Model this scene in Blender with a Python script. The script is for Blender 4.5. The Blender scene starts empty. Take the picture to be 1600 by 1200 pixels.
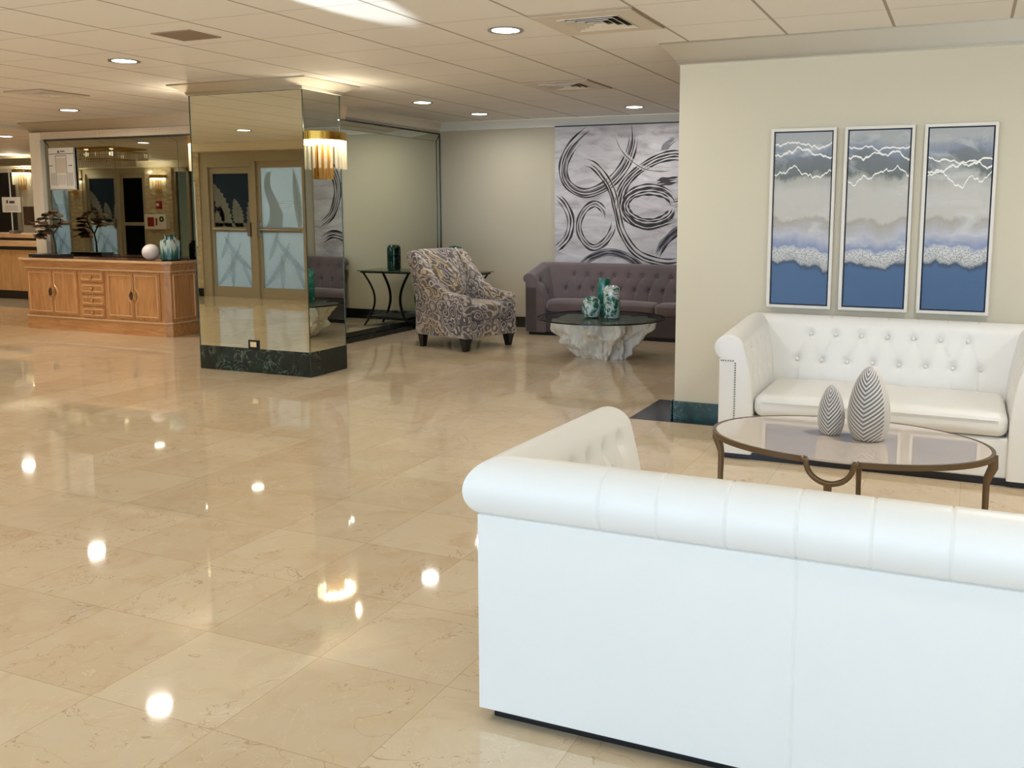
import bpy, bmesh, math, random
from math import pi, sin, cos, sqrt, exp, radians, atan2
from mathutils import Vector, Matrix, noise

random.seed(7)
scene = bpy.context.scene
COL = scene.collection
HC = 2.448          # ceiling height
# ------------------------------------------------------------------ materials
def lin(c):
    if isinstance(c, str):
        c = [int(c[i:i + 2], 16) / 255 for i in (0, 2, 4)]
    return tuple(((x / 12.92) if x <= .04045 else ((x + .055) / 1.055) ** 2.4) for x in c) + (1,)

def mat(name):
    m = bpy.data.materials.new(name)
    m.use_nodes = True
    nt = m.node_tree
    nt.nodes.clear()
    out = nt.nodes.new('ShaderNodeOutputMaterial')
    return m, nt, out

class N:
    """small node-building helper"""
    def __init__(s, nt): s.nt = nt
    def new(s, t, **kw):
        n = s.nt.nodes.new(t)
        for k, v in kw.items():
            if k in n.inputs: s.set(n.inputs[k], v)
            else: setattr(n, k, v)
        return n
    def set(s, sock, v):
        if hasattr(v, 'is_linked') or isinstance(v, bpy.types.NodeSocket): s.nt.links.new(v, sock)
        else: sock.default_value = v
    def math(s, op, a, b=0.0, c=0.0):
        n = s.nt.nodes.new('ShaderNodeMath'); n.operation = op
        for i, v in enumerate((a, b, c)): s.set(n.inputs[i], v)
        return n.outputs[0]
    def mix(s, f, a, b):
        n = s.nt.nodes.new('ShaderNodeMix'); n.data_type = 'RGBA'
        s.set(n.inputs[0], f); s.set(n.inputs[6], a); s.set(n.inputs[7], b)
        return n.outputs[2]
    def ramp(s, f, stops, interp='LINEAR'):
        n = s.nt.nodes.new('ShaderNodeValToRGB'); r = n.color_ramp; r.interpolation = interp
        while len(r.elements) < len(stops): r.elements.new(.5)
        for e, (p, c) in zip(r.elements, stops): e.position = p; e.color = c
        s.set(n.inputs[0], f)
        return n.outputs[0]
    def noise(s, vec, scale, detail=3, rough=.5, dist=0.0):
        n = s.nt.nodes.new('ShaderNodeTexNoise')
        s.set(n.inputs['Vector'], vec)
        n.inputs['Scale'].default_value = scale; n.inputs['Detail'].default_value = detail
        n.inputs['Roughness'].default_value = rough; n.inputs['Distortion'].default_value = dist
        return n.outputs['Fac']
    def coords(s, kind='Object'):
        return s.nt.nodes.new('ShaderNodeTexCoord').outputs[kind]
    def sep(s, v):
        n = s.nt.nodes.new('ShaderNodeSeparateXYZ'); s.set(n.inputs[0], v); return n.outputs
    def comb(s, x, y, z):
        n = s.nt.nodes.new('ShaderNodeCombineXYZ')
        for i, v in enumerate((x, y, z)): s.set(n.inputs[i], v)
        return n.outputs[0]
    def bump(s, h, strength=.3, dist=.01):
        n = s.nt.nodes.new('ShaderNodeBump'); s.set(n.inputs['Height'], h)
        n.inputs['Strength'].default_value = strength; n.inputs['Distance'].default_value = dist
        return n.outputs[0]

def principled(name, color, rough=.5, metal=0.0, spec=.5, coat=0.0, bump=None, vary=None, emit=None, sheen=0.0):
    """bump=(scale,strength,dist) noise bump; vary=(scale, color2, detail)"""
    m, nt, out = mat(name); g = N(nt)
    p = g.new('ShaderNodeBsdfPrincipled')
    c = lin(color) if isinstance(color, str) else color
    p.inputs['Base Color'].default_value = c
    p.inputs['Roughness'].default_value = rough
    p.inputs['Metallic'].default_value = metal
    p.inputs['Specular IOR Level'].default_value = spec
    p.inputs['Coat Weight'].default_value = coat
    p.inputs['Coat Roughness'].default_value = .05
    p.inputs['Sheen Weight'].default_value = sheen
    v = g.coords()
    if vary:
        f = g.noise(v, vary[0], vary[2] if len(vary) > 2 else 3)
        f = g.ramp(f, [(.35, (0, 0, 0, 1)), (.65, (1, 1, 1, 1))])
        nt.links.new(g.mix(f, c, lin(vary[1])), p.inputs['Base Color'])
    if bump:
        nt.links.new(g.bump(g.noise(v, bump[0], 3), bump[1], bump[2]), p.inputs['Normal'])
    if emit:
        p.inputs['Emission Color'].default_value = emit[0]; p.inputs['Emission Strength'].default_value = emit[1]
    nt.links.new(p.outputs[0], out.inputs[0])
    return m

def emission(name, color, strength):
    m, nt, out = mat(name); g = N(nt)
    e = g.new('ShaderNodeEmission'); e.inputs[0].default_value = color; e.inputs[1].default_value = strength
    nt.links.new(e.outputs[0], out.inputs[0]); return m

def clear_glass(name, tint, refl=1.5, gl_rough=0.0):
    m, nt, out = mat(name); g = N(nt)
    t = g.new('ShaderNodeBsdfTransparent'); t.inputs[0].default_value = tint
    gl = g.new('ShaderNodeBsdfGlossy'); gl.inputs['Roughness'].default_value = gl_rough
    lw = g.new('ShaderNodeLayerWeight'); lw.inputs[0].default_value = .5
    f0 = ((refl - 1) / (refl + 1)) ** 2
    fr = g.math('MULTIPLY_ADD', g.math('POWER', lw.outputs['Facing'], 5.0), 1 - f0, f0)
    mx = g.new('ShaderNodeMixShader')
    nt.links.new(fr, mx.inputs[0]); nt.links.new(t.outputs[0], mx.inputs[1]); nt.links.new(gl.outputs[0], mx.inputs[2])
    nt.links.new(mx.outputs[0], out.inputs[0]); return m

def frosted(name, tint, amount, white):
    m, nt, out = mat(name); g = N(nt)
    t = g.new('ShaderNodeBsdfTransparent'); t.inputs[0].default_value = tint
    tr = g.new('ShaderNodeBsdfTranslucent'); tr.inputs[0].default_value = white
    df = g.new('ShaderNodeBsdfDiffuse'); df.inputs[0].default_value = white
    a = g.new('ShaderNodeMixShader'); a.inputs[0].default_value = .4
    nt.links.new(tr.outputs[0], a.inputs[1]); nt.links.new(df.outputs[0], a.inputs[2])
    b = g.new('ShaderNodeMixShader'); b.inputs[0].default_value = amount
    nt.links.new(t.outputs[0], b.inputs[1]); nt.links.new(a.outputs[0], b.inputs[2])
    nt.links.new(b.outputs[0], out.inputs[0]); return m

M = {}
M['wall'] = principled('wall_paint', 'd1c8b2', .6, bump=(60, .08, .003))
M['white_trim'] = principled('cream_trim_paint', 'e4dccb', .4)
M['crown'] = principled('crown_paint', 'f0efe8', .45)
M['mirror'] = principled('mirror_silver', lin('dde0d2'), .004, 1.0)
M['mirror_dark'] = principled('antique_mirror_silver', lin('a3a496'), .012, 1.0)
M['mirror_edge'] = principled('dark_mirror_edge', '1d2320', .2)
M['white_leather'] = principled('white_leather', 'eceae5', .42, bump=(220, .06, .002))
M['plinth'] = principled('black_plinth', '101014', .35)
M['nail'] = principled('pewter_nailhead', '8f8a80', .3, 1.0)
M['purple_velvet'] = principled('mauve_velvet', '726163', .75, sheen=.5, vary=(3, '65575a'))
M['shaded_velvet'] = principled('shaded_mauve_velvet', '4d4648', .8, sheen=.3)  # darker mauve velvet, painting shade onto the arm fronts; also on the apron
M['bronze'] = principled('aged_bronze', '7c6a55', .38, .85)
M['black_iron'] = principled('black_iron', '171614', .45, .3)
M['black_wood'] = principled('black_wood', '0e0d0d', .4)
M['gold'] = principled('brushed_gold', 'c9a24e', .22, 1.0)
M['white_plastic'] = principled('white_plastic', 'e9e6de', .4)
M['paper'] = principled('white_paper', 'dedad2', .6)
M['ink'] = principled('printed_ink', '3b3a3c', .6)
M['grey_ink'] = principled('grey_ink', '8e8a84', .6)
M['pink_ink'] = principled('pale_ink', 'c9bdae', .6)
M['red'] = principled('red_enamel', '8e1b1b', .35)
M['bronze_alu'] = principled('champagne_aluminium', 'aaa18d', .4, .15)
M['dark_void'] = principled('dark_door_finish', '0d0c0b', .3)
M['white_ball'] = principled('white_ceramic', 'e6dcd6', .35)
M['vent_white'] = principled('vent_enamel', 'ddd2c2', .5)
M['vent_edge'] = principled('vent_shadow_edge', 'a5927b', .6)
M['vent_dark'] = principled('vent_shade_black', '141210', .8)
M['vent_grey'] = principled('return_air_grille', 'a08970', .7)
M['chrome'] = principled('brushed_chrome', 'b9b7b2', .3, 1.0)
M['lens'] = emission('lamp_lens', (1, .97, .93, 1), 16)
M['sconce_glow'] = emission('sconce_bulb', (1, .90, .70, 1), 22)
M['crystal'] = frosted('ribbed_crystal_rod', (.97, .95, .90, 1), .42, lin('f4eedd'))
M['amber'] = frosted('amber_rod', (.85, .72, .45, 1), .55, lin('e6c886'))
M['window_glass'] = clear_glass('window_glass', (.95, .97, .97, 1), 1.3)
M['acrylic'] = clear_glass('acrylic_screen', (.92, .93, .92, 1), 1.4)
M['smoke_glass'] = clear_glass('smoked_table_glass', (.66, .72, .70, 1), 1.6)
M['glass_edge'] = principled('glass_edge', '10191a', .1)
M['tint_glass'] = frosted('tinted_door_glass', (.035, .04, .04, 1), .07, lin('b7c2c4'))
M['dark_glass'] = clear_glass('dark_door_glass', (.008, .010, .010, 1), 1.25)
M['frost'] = frosted('etched_glass_field', (.05, .06, .062, 1), .85, lin('ccd4d8'))
M['etch'] = frosted('etched_glass_motif', (.1, .1, .1, 1), .92, lin('c2c9c8'))
M['etch_soft'] = frosted('etched_glass_shade', (.80, .84, .86, 1), .22, lin('c9d2d5'))
M['etch_line'] = frosted('etched_glass_line', (.95, .97, .98, 1), .18, lin('f6f8f8'))
M['window_frame'] = principled('white_window_frame', 'e4e2dc', .4)
M['stone'] = None
M['steel_leaf'] = principled('bronze_leaf_metal', '94795a', .3, .75)

def make_floor_mat():
    m, nt, out = mat('polished_cream_marble_tiles'); g = N(nt)
    v = g.coords('Object'); x, y, z = g.sep(v)
    T = .4575
    tx = g.math('DIVIDE', g.math('ADD', x, 1.338 + T * 60), T); ty = g.math('DIVIDE', g.math('ADD', y, -1.822 + T * 60), T)
    fx = g.math('FRACT', tx); fy = g.math('FRACT', ty)
    ix = g.math('FLOOR', tx); iy = g.math('FLOOR', ty)
    wn = g.new('ShaderNodeTexWhiteNoise', noise_dimensions='2D'); nt.links.new(g.comb(ix, iy, 0), wn.inputs['Vector'])
    wv = wn.outputs['Value']; wc = wn.outputs['Color']
    # veins: shift pattern in every tile
    off = g.new('ShaderNodeVectorMath', operation='SCALE'); nt.links.new(wc, off.inputs[0]); off.inputs['Scale'].default_value = 40
    vv = g.new('ShaderNodeVectorMath', operation='ADD'); nt.links.new(v, vv.inputs[0]); nt.links.new(off.outputs[0], vv.inputs[1])
    vv = vv.outputs[0]
    base = g.mix(wv, lin('cdb592'), lin('dbc7a7'))
    cloud = g.ramp(g.noise(vv, 2.6, 5, .6, .6), [(.3, (0, 0, 0, 1)), (.72, (1, 1, 1, 1))])
    base = g.mix(g.math('MULTIPLY', cloud, .45), base, lin('dbcdb5'))
    cl2 = g.ramp(g.noise(vv, 5.5, 4, .6, 1.0), [(.5, (0, 0, 0, 1)), (.8, (1, 1, 1, 1))])
    base = g.mix(g.math('MULTIPLY', cl2, .45), base, lin('bf9f7a'))
    n1 = g.noise(vv, 2.3, 4, .62, 1.6)
    vein = g.math('LESS_THAN', g.math('ABSOLUTE', g.math('SUBTRACT', n1, .5)), .0035)
    mask = g.math('GREATER_THAN', g.noise(vv, 1.7, 2), .5)
    base = g.mix(g.math('MULTIPLY', g.math('MULTIPLY', vein, mask), .45), base, lin('9c7a58'))
    n2 = g.noise(vv, 4.3, 4, .62, 1.2)
    vein2 = g.math('LESS_THAN', g.math('ABSOLUTE', g.math('SUBTRACT', n2, .53)), .004)
    base = g.mix(g.math('MULTIPLY', vein2, .35), base, lin('ead9bc'))
    ex = g.math('MINIMUM', fx, g.math('SUBTRACT', 1.0, fx)); ey = g.math('MINIMUM', fy, g.math('SUBTRACT', 1.0, fy))
    joint = g.math('LESS_THAN', g.math('MINIMUM', ex, ey), .0028)
    base = g.mix(g.math('MULTIPLY', joint, .55), base, lin('a5855f'))
    p = g.new('ShaderNodeBsdfPrincipled')
    nt.links.new(base, p.inputs['Base Color'])
    p.inputs['Roughness'].default_value = .038
    p.inputs['IOR'].default_value = 1.8
    # very slight waviness of the polish, tile by tile
    nt.links.new(g.bump(g.noise(vv, 1.3, 1), .008, .02), p.inputs['Normal'])
    nt.links.new(p.outputs[0], out.inputs[0]); return m
M['floor'] = make_floor_mat()

def make_ceiling_mat():
    m, nt, out = mat('ceiling_tiles_in_grid'); g = N(nt)
    v = g.coords('Object'); x, y, z = g.sep(v)
    T = .6105
    fx = g.math('FRACT', g.math('DIVIDE', g.math('ADD', x, 2.278 + T * 60), T)); fy = g.math('FRACT', g.math('DIVIDE', g.math('ADD', y, -3.598 + T * 60), T))
    ex = g.math('MINIMUM', fx, g.math('SUBTRACT', 1.0, fx)); ey = g.math('MINIMUM', fy, g.math('SUBTRACT', 1.0, fy))
    lx = g.math('LESS_THAN', ex, .014); ly = g.math('LESS_THAN', ey, .008)
    c = g.mix(g.noise(v, 3, 2), lin('eee9e2'), lin('f1ede7'))
    c = g.mix(g.math('MULTIPLY', ly, .45), c, lin('96826a'))
    c = g.mix(g.math('MULTIPLY', lx, .75), c, lin('8b7861'))
    p = g.new('ShaderNodeBsdfPrincipled'); nt.links.new(c, p.inputs['Base Color'])
    p.inputs['Roughness'].default_value = .7
    h = g.math('SUBTRACT', 1.0, g.math('MAXIMUM', lx, ly))
    nt.links.new(g.bump(h, .4, .006), p.inputs['Normal'])
    nt.links.new(p.outputs[0], out.inputs[0]); return m
M['ceiling'] = make_ceiling_mat()

def make_marble(name, dark, mid, veinc, scale):
    m, nt, out = mat(name); g = N(nt); v = g.coords('Object')
    c = g.mix(g.ramp(g.noise(v, scale, 4, .6, .8), [(.4, (0, 0, 0, 1)), (.7, (1, 1, 1, 1))]), lin(dark), lin(mid))
    n1 = g.noise(v, scale * 1.4, 6, .65, 2.2)
    vein = g.ramp(g.math('ABSOLUTE', g.math('SUBTRACT', n1, .5)), [(0, (1, 1, 1, 1)), (.022, (0, 0, 0, 1))])
    mask = g.ramp(g.noise(v, scale * .8, 2), [(.45, (0, 0, 0, 1)), (.6, (1, 1, 1, 1))])
    c = g.mix(g.math('MULTIPLY', g.math('MULTIPLY', vein, mask), .6), c, lin(veinc))
    p = g.new('ShaderNodeBsdfPrincipled'); nt.links.new(c, p.inputs['Base Color']); p.inputs['Roughness'].default_value = .12
    nt.links.new(p.outputs[0], out.inputs[0]); return m
M['green_marble'] = make_marble('dark_green_marble', '121b17', '1f2f28', '8fa595', 5)
M['teal_marble'] = make_marble('teal_green_marble', '0f2f30', '1d4a48', '9cc0b8', 9)
M['black_marble'] = make_marble('black_marble', '0b0f0e', '161c1a', '4c5a55', 5)

def make_stone():
    m, nt, out = mat('rough_stacked_stone'); g = N(nt); v = g.coords('Object')
    mp = g.new('ShaderNodeMapping'); nt.links.new(v, mp.inputs[0]); mp.inputs['Scale'].default_value = (5, 5, 12)
    vo = g.new('ShaderNodeTexVoronoi'); vo.inputs['Scale'].default_value = 1.0; nt.links.new(mp.outputs[0], vo.inputs['Vector'])
    n = g.noise(v, 14, 5, .65)
    c = g.mix(n, lin('b3a284'), lin('d6c8ab'))
    c = g.mix(g.math('MULTIPLY', vo.outputs['Distance'], .35), c, lin('8f7d60'))
    p = g.new('ShaderNodeBsdfPrincipled'); nt.links.new(c, p.inputs['Base Color']); p.inputs['Roughness'].default_value = .8
    nt.links.new(g.bump(g.math('ADD', n, vo.outputs['Distance']), .8, .03), p.inputs['Normal'])
    nt.links.new(p.outputs[0], out.inputs[0]); return m
M['stone'] = make_stone()

def make_wood(name, a, b, c3, rough=.32, axis='Z'):
    m, nt, out = mat(name); g = N(nt); v = g.coords('Object')
    mp = g.new('ShaderNodeMapping'); nt.links.new(v, mp.inputs[0])
    mp.inputs['Scale'].default_value = (9, 9, 1.1) if axis == 'Z' else (1.1, 9, 9)
    n = g.noise(mp.outputs[0], 3.0, 6, .6, .8)
    c = g.ramp(n, [(.3, lin(a)), (.5, lin(b)), (.7, lin(c3))])
    p = g.new('ShaderNodeBsdfPrincipled'); nt.links.new(c, p.inputs['Base Color']); p.inputs['Roughness'].default_value = rough
    nt.links.new(g.bump(n, .04, .004), p.inputs['Normal'])
    nt.links.new(p.outputs[0], out.inputs[0]); return m
M['oak'] = make_wood('honey_oak', 'a87343', 'bd8854', 'c99763')
M['oak_x'] = make_wood('honey_oak_rail', 'a87343', 'bf8b57', 'cc9c68', axis='X')
M['oak_light'] = make_wood('pale_oak_edge', 'c49a6c', 'd2ab7d', 'dcb98e', axis='X')
M['oak_mid'] = principled('honey_oak_moulding', 'cd9f6c', .3)
M['maple'] = make_wood('maple_panel', 'b98a55', 'c89a63', 'd2a872')
M['dark_wood'] = make_wood('dark_brown_wood', '3a2415', '4a2f1c', '5a3b25')
M['red_top'] = principled('polished_red_brown_top', '6e4a3e', .12, vary=(5, '845a48'))

def make_root():
    m, nt, out = mat('bleached_root_wood'); g = N(nt); v = g.coords('Object')
    mp = g.new('ShaderNodeMapping'); nt.links.new(v, mp.inputs[0]); mp.inputs['Scale'].default_value = (6, 6, 1.6)
    n = g.noise(mp.outputs[0], 2.4, 6, .65, 1.2)
    c = g.ramp(n, [(.25, lin('b3ab9c')), (.45, lin('ddd7cb')), (.7, lin('efece4'))])
    p = g.new('ShaderNodeBsdfPrincipled'); nt.links.new(c, p.inputs['Base Color']); p.inputs['Roughness'].default_value = .55
    nt.links.new(g.bump(n, .5, .02), p.inputs['Normal'])
    nt.links.new(p.outputs[0], out.inputs[0]); return m
M['root'] = make_root()

def make_mottled(name, cols, scale, rough=.08, lo=.3, hi=.7):
    m, nt, out = mat(name); g = N(nt); v = g.coords('Object')
    n = g.noise(v, scale, 5, .6, 2.0)
    k = len(cols)
    c = g.ramp(n, [(lo + (hi - lo) * i / (k - 1), lin(h)) for i, h in enumerate(cols)])
    p = g.new('ShaderNodeBsdfPrincipled'); nt.links.new(c, p.inputs['Base Color']); p.inputs['Roughness'].default_value = rough
    p.inputs['Coat Weight'].default_value = .6
    nt.links.new(p.outputs[0], out.inputs[0]); return m
M['vase_green'] = make_mottled('teal_art_glass', ['0d3f3a', '1b6b60', '2d8a7b', '9cc5b8'], 14)
M['vase_white'] = make_mottled('white_swirl_art_glass', ['12594f', '2f8273', 'd5e2db', 'eef2ee', '2b7a6c'], 12, lo=.36, hi=.66)
M['vase_dark'] = make_mottled('dark_green_art_glass', ['0b2620', '14423a', '1f5c4e', '4c8a78'], 20, lo=.35, hi=.72)
M['jar_dark'] = principled('dark_teal_glaze', '17383a', .15, vary=(10, '2a5a5c'))

def make_drip():
    m, nt, out = mat('drip_glaze'); g = N(nt); v = g.coords('Object'); x, y, z = g.sep(v)
    a = g.math('ARCTAN2', y, x)
    n = g.noise(g.comb(g.math('COSINE', a), g.math('SINE', a), g.math('MULTIPLY', z, .6)), 5.5, 3, .6)
    f = g.math('ADD', z, g.math('MULTIPLY', g.math('SUBTRACT', n, .5), .42))
    c = g.ramp(f, [(.03, lin('1f4742')), (.10, lin('3b6b62')), (.135, lin('a9bfb5')), (.215, lin('c3d0c8')), (.235, lin('24504c'))])
    p = g.new('ShaderNodeBsdfPrincipled'); nt.links.new(c, p.inputs['Base Color']); p.inputs['Roughness'].default_value = .2
    nt.links.new(p.outputs[0], out.inputs[0]); return m
M['drip'] = make_drip()

def make_chair_fabric():
    """ornate medallion print in cream, charcoal and mustard"""
    m, nt, out = mat('medallion_print_fabric'); g = N(nt); v = g.coords('Object'); x, y, z = g.sep(v)
    dn = g.new('ShaderNodeTexNoise'); nt.links.new(v, dn.inputs['Vector']); dn.inputs['Scale'].default_value = 9; dn.inputs['Detail'].default_value = 2
    dx, dy, dz = g.sep(dn.outputs['Color'])
    def warp(s, d, a=.05): return g.math('ADD', s, g.math('MULTIPLY', g.math('SUBTRACT', d, .5), a))
    u = warp(g.math('ADD', g.math('MULTIPLY', x, .9), g.math('MULTIPLY', y, .75)), dx)
    w = warp(g.math('ADD', z, g.math('MULTIPLY', y, .25)), dz)
    k = 2 * pi / .42
    f = g.math('ADD', g.math('COSINE', g.math('MULTIPLY', u, k)), g.math('COSINE', g.math('MULTIPLY', w, k * .72)))
    # scrolls: rings of the ogee field plus little curls
    vo = g.new('ShaderNodeTexVoronoi'); nt.links.new(g.comb(u, g.math('MULTIPLY', y, .6), w), vo.inputs['Vector']); vo.inputs['Scale'].default_value = 11
    d = vo.outputs['Distance']
    rings = g.math('SINE', g.math('ADD', g.math('MULTIPLY', f, 7.0), g.math('MULTIPLY', d, 9.0)))
    curls = g.math('SINE', g.math('ADD', g.math('MULTIPLY', d, 22.0), g.math('MULTIPLY', f, 4.0)))
    base = g.ramp(g.math('MULTIPLY', g.math('ADD', f, 2.0), .25), [(.1, lin('7b7375')), (.4, lin('a99b90')), (.62, lin('c2b29d')), (.8, lin('b2985f')), (.95, lin('8f817c'))])
    dark = g.ramp(rings, [(.50, (1, 1, 1, 1)), (.68, (0, 0, 0, 1))])
    c = g.mix(g.math('MULTIPLY', dark, .75), base, lin('352d31'))
    dk2 = g.ramp(curls, [(.62, (0, 0, 0, 1)), (.8, (1, 1, 1, 1))])
    c = g.mix(g.math('MULTIPLY', dk2, .8), c, lin('d2c7bc'))
    p = g.new('ShaderNodeBsdfPrincipled'); nt.links.new(c, p.inputs['Base Color']); p.inputs['Roughness'].default_value = .7
    p.inputs['Sheen Weight'].default_value = .3
    nt.links.new(p.outputs[0], out.inputs[0]); return m
M['chair_fabric'] = make_chair_fabric()

def make_seascape(name, ox, l1, l2, l3):
    """abstract layered landscape: l1..l3 = heights of the pale lines"""
    m, nt, out = mat(name); g = N(nt); v = g.coords('Object'); x, y, z = g.sep(v)
    xo = g.math('ADD', x, ox)
    n = g.noise(g.comb(xo, 0.0, g.math('MULTIPLY', z, .25)), 5, 4, .6)
    nf = g.noise(g.comb(g.math('MULTIPLY', xo, .55), 3.0, z), 9, 6, .65, .5)
    h = g.math('ADD', g.math('ADD', z, g.math('MULTIPLY', g.math('SUBTRACT', n, .5), .22)), g.math('MULTIPLY', g.math('SUBTRACT', nf, .5), .09))
    c = g.ramp(h, [(.02, lin('3c5a80')), (.225, lin('35557d')), (.255, lin('1f2f45')), (.275, lin('b9b6b2')), (.335, lin('d3d1cc')),
                   (.36, lin('7c86a6')), (.43, lin('b3b1b8')), (.52, lin('a39b8c')), (.545, lin('bcb6ab')), (.70, lin('bdb9b0')), (.77, lin('aaa69c')),
                   (.80, lin('5d605a')), (.90, lin('6a6e72')), (.93, lin('7b8394')), (1.0, lin('a2a3a3'))])
    cl = g.ramp(g.noise(g.comb(g.math('MULTIPLY', xo, .5), 7.0, z), 8, 5, .6, .8), [(.52, (0, 0, 0, 1)), (.68, (1, 1, 1, 1))])
    hi = g.math('GREATER_THAN', z, .36)
    c = g.mix(g.math('MULTIPLY', g.math('MULTIPLY', cl, hi), .65), c, lin('c9c9c6'))
    gr = g.noise(v, 130, 2)
    band = g.math('MULTIPLY', g.math('GREATER_THAN', h, .262), g.math('LESS_THAN', h, .345))
    c = g.mix(g.math('MULTIPLY', band, g.ramp(gr, [(.45, (0, 0, 0, 1)), (.6, (.8, .8, .8, 1))])), c, lin('77777a'))
    for (hh, amp, sc, th, sd) in ((l1, .10, 6, .008, 1.), (l2, .16, 4, .010, 5.), (l3, .20, 5, .008, 9.)):
        cur = g.math('MULTIPLY', g.math('SUBTRACT', g.noise(g.comb(xo, sd, 0.0), sc, 4, .6), .5), amp * 2)
        d = g.math('ABSOLUTE', g.math('SUBTRACT', z, g.math('ADD', cur, hh)))
        lm = g.math('LESS_THAN', d, g.math('MULTIPLY', g.noise(g.comb(xo, sd, 0.0), 18, 2), th * 1.15))
        c = g.mix(lm, c, lin('eceae4'))
    p = g.new('ShaderNodeBsdfPrincipled'); nt.links.new(c, p.inputs['Base Color']); p.inputs['Roughness'].default_value = .35
    nt.links.new(g.bump(gr, .15, .004), p.inputs['Normal'])
    nt.links.new(p.outputs[0], out.inputs[0]); return m

def make_canvas():
    m, nt, out = mat('grey_wash_canvas'); g = N(nt); v = g.coords('Object')
    mp = g.new('ShaderNodeMapping'); nt.links.new(v, mp.inputs[0]); mp.inputs['Rotation'].default_value = (0, .8, 0); mp.inputs['Scale'].default_value = (1.2, 1, 4)
    n = g.noise(mp.outputs[0], 2.2, 5, .6, .8)
    c = g.ramp(n, [(.3, lin('b3abb0')), (.5, lin('d6d2d6')), (.7, lin('e8e6e9'))])
    p = g.new('ShaderNodeBsdfPrincipled'); nt.links.new(c, p.inputs['Base Color']); p.inputs['Roughness'].default_value = .6
    nt.links.new(p.outputs[0], out.inputs[0]); return m
M['canvas'] = make_canvas()
M['stroke_dark'] = principled('dark_paint_stroke', '2b2528', .5, vary=(8, '4b4246'))
M['stroke_black'] = principled('black_paint_stroke', '1a1618', .5, vary=(6, '352e31'))
M['stroke_white'] = principled('white_paint_stroke', 'e2dcd8', .5)
M['stroke_grey'] = principled('grey_paint_stroke', '6c6a73', .5, vary=(7, '8f8b93'))

def make_egg():
    m, nt, out = mat('carved_leaf_stoneware'); g = N(nt); v = g.coords('Object'); x, y, z = g.sep(v)
    a = g.math('ABSOLUTE', g.math('ARCTAN2', x, g.math('MULTIPLY', y, -1.0)))
    ph = g.math('SUBTRACT', z, g.math('MULTIPLY', a, EGG_SLOPE))
    s = g.math('SINE', g.math('MULTIPLY', ph, EGG_K))
    f = g.ramp(g.math('ADD', g.math('MULTIPLY', s, .5), .5), [(.40, (0, 0, 0, 1)), (.62, (1, 1, 1, 1))])
    back = g.math('GREATER_THAN', g.math('ADD', a, g.math('MULTIPLY', g.math('GREATER_THAN', x, 0.0), 1.35)), 2.4)
    f = g.math('MAXIMUM', f, g.math('MULTIPLY', back, .8))
    c = g.mix(f, lin('7b7877'), lin('dcd8d3'))
    p = g.new('ShaderNodeBsdfPrincipled'); nt.links.new(c, p.inputs['Base Color']); p.inputs['Roughness'].default_value = .45
    nt.links.new(p.outputs[0], out.inputs[0]); return m
EGG_SLOPE, EGG_K = .062, 2 * pi / .0185
M['egg'] = make_egg()
M['table_top'] = principled('greige_back_painted_glass', 'c6baae', .04, coat=.5)

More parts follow.
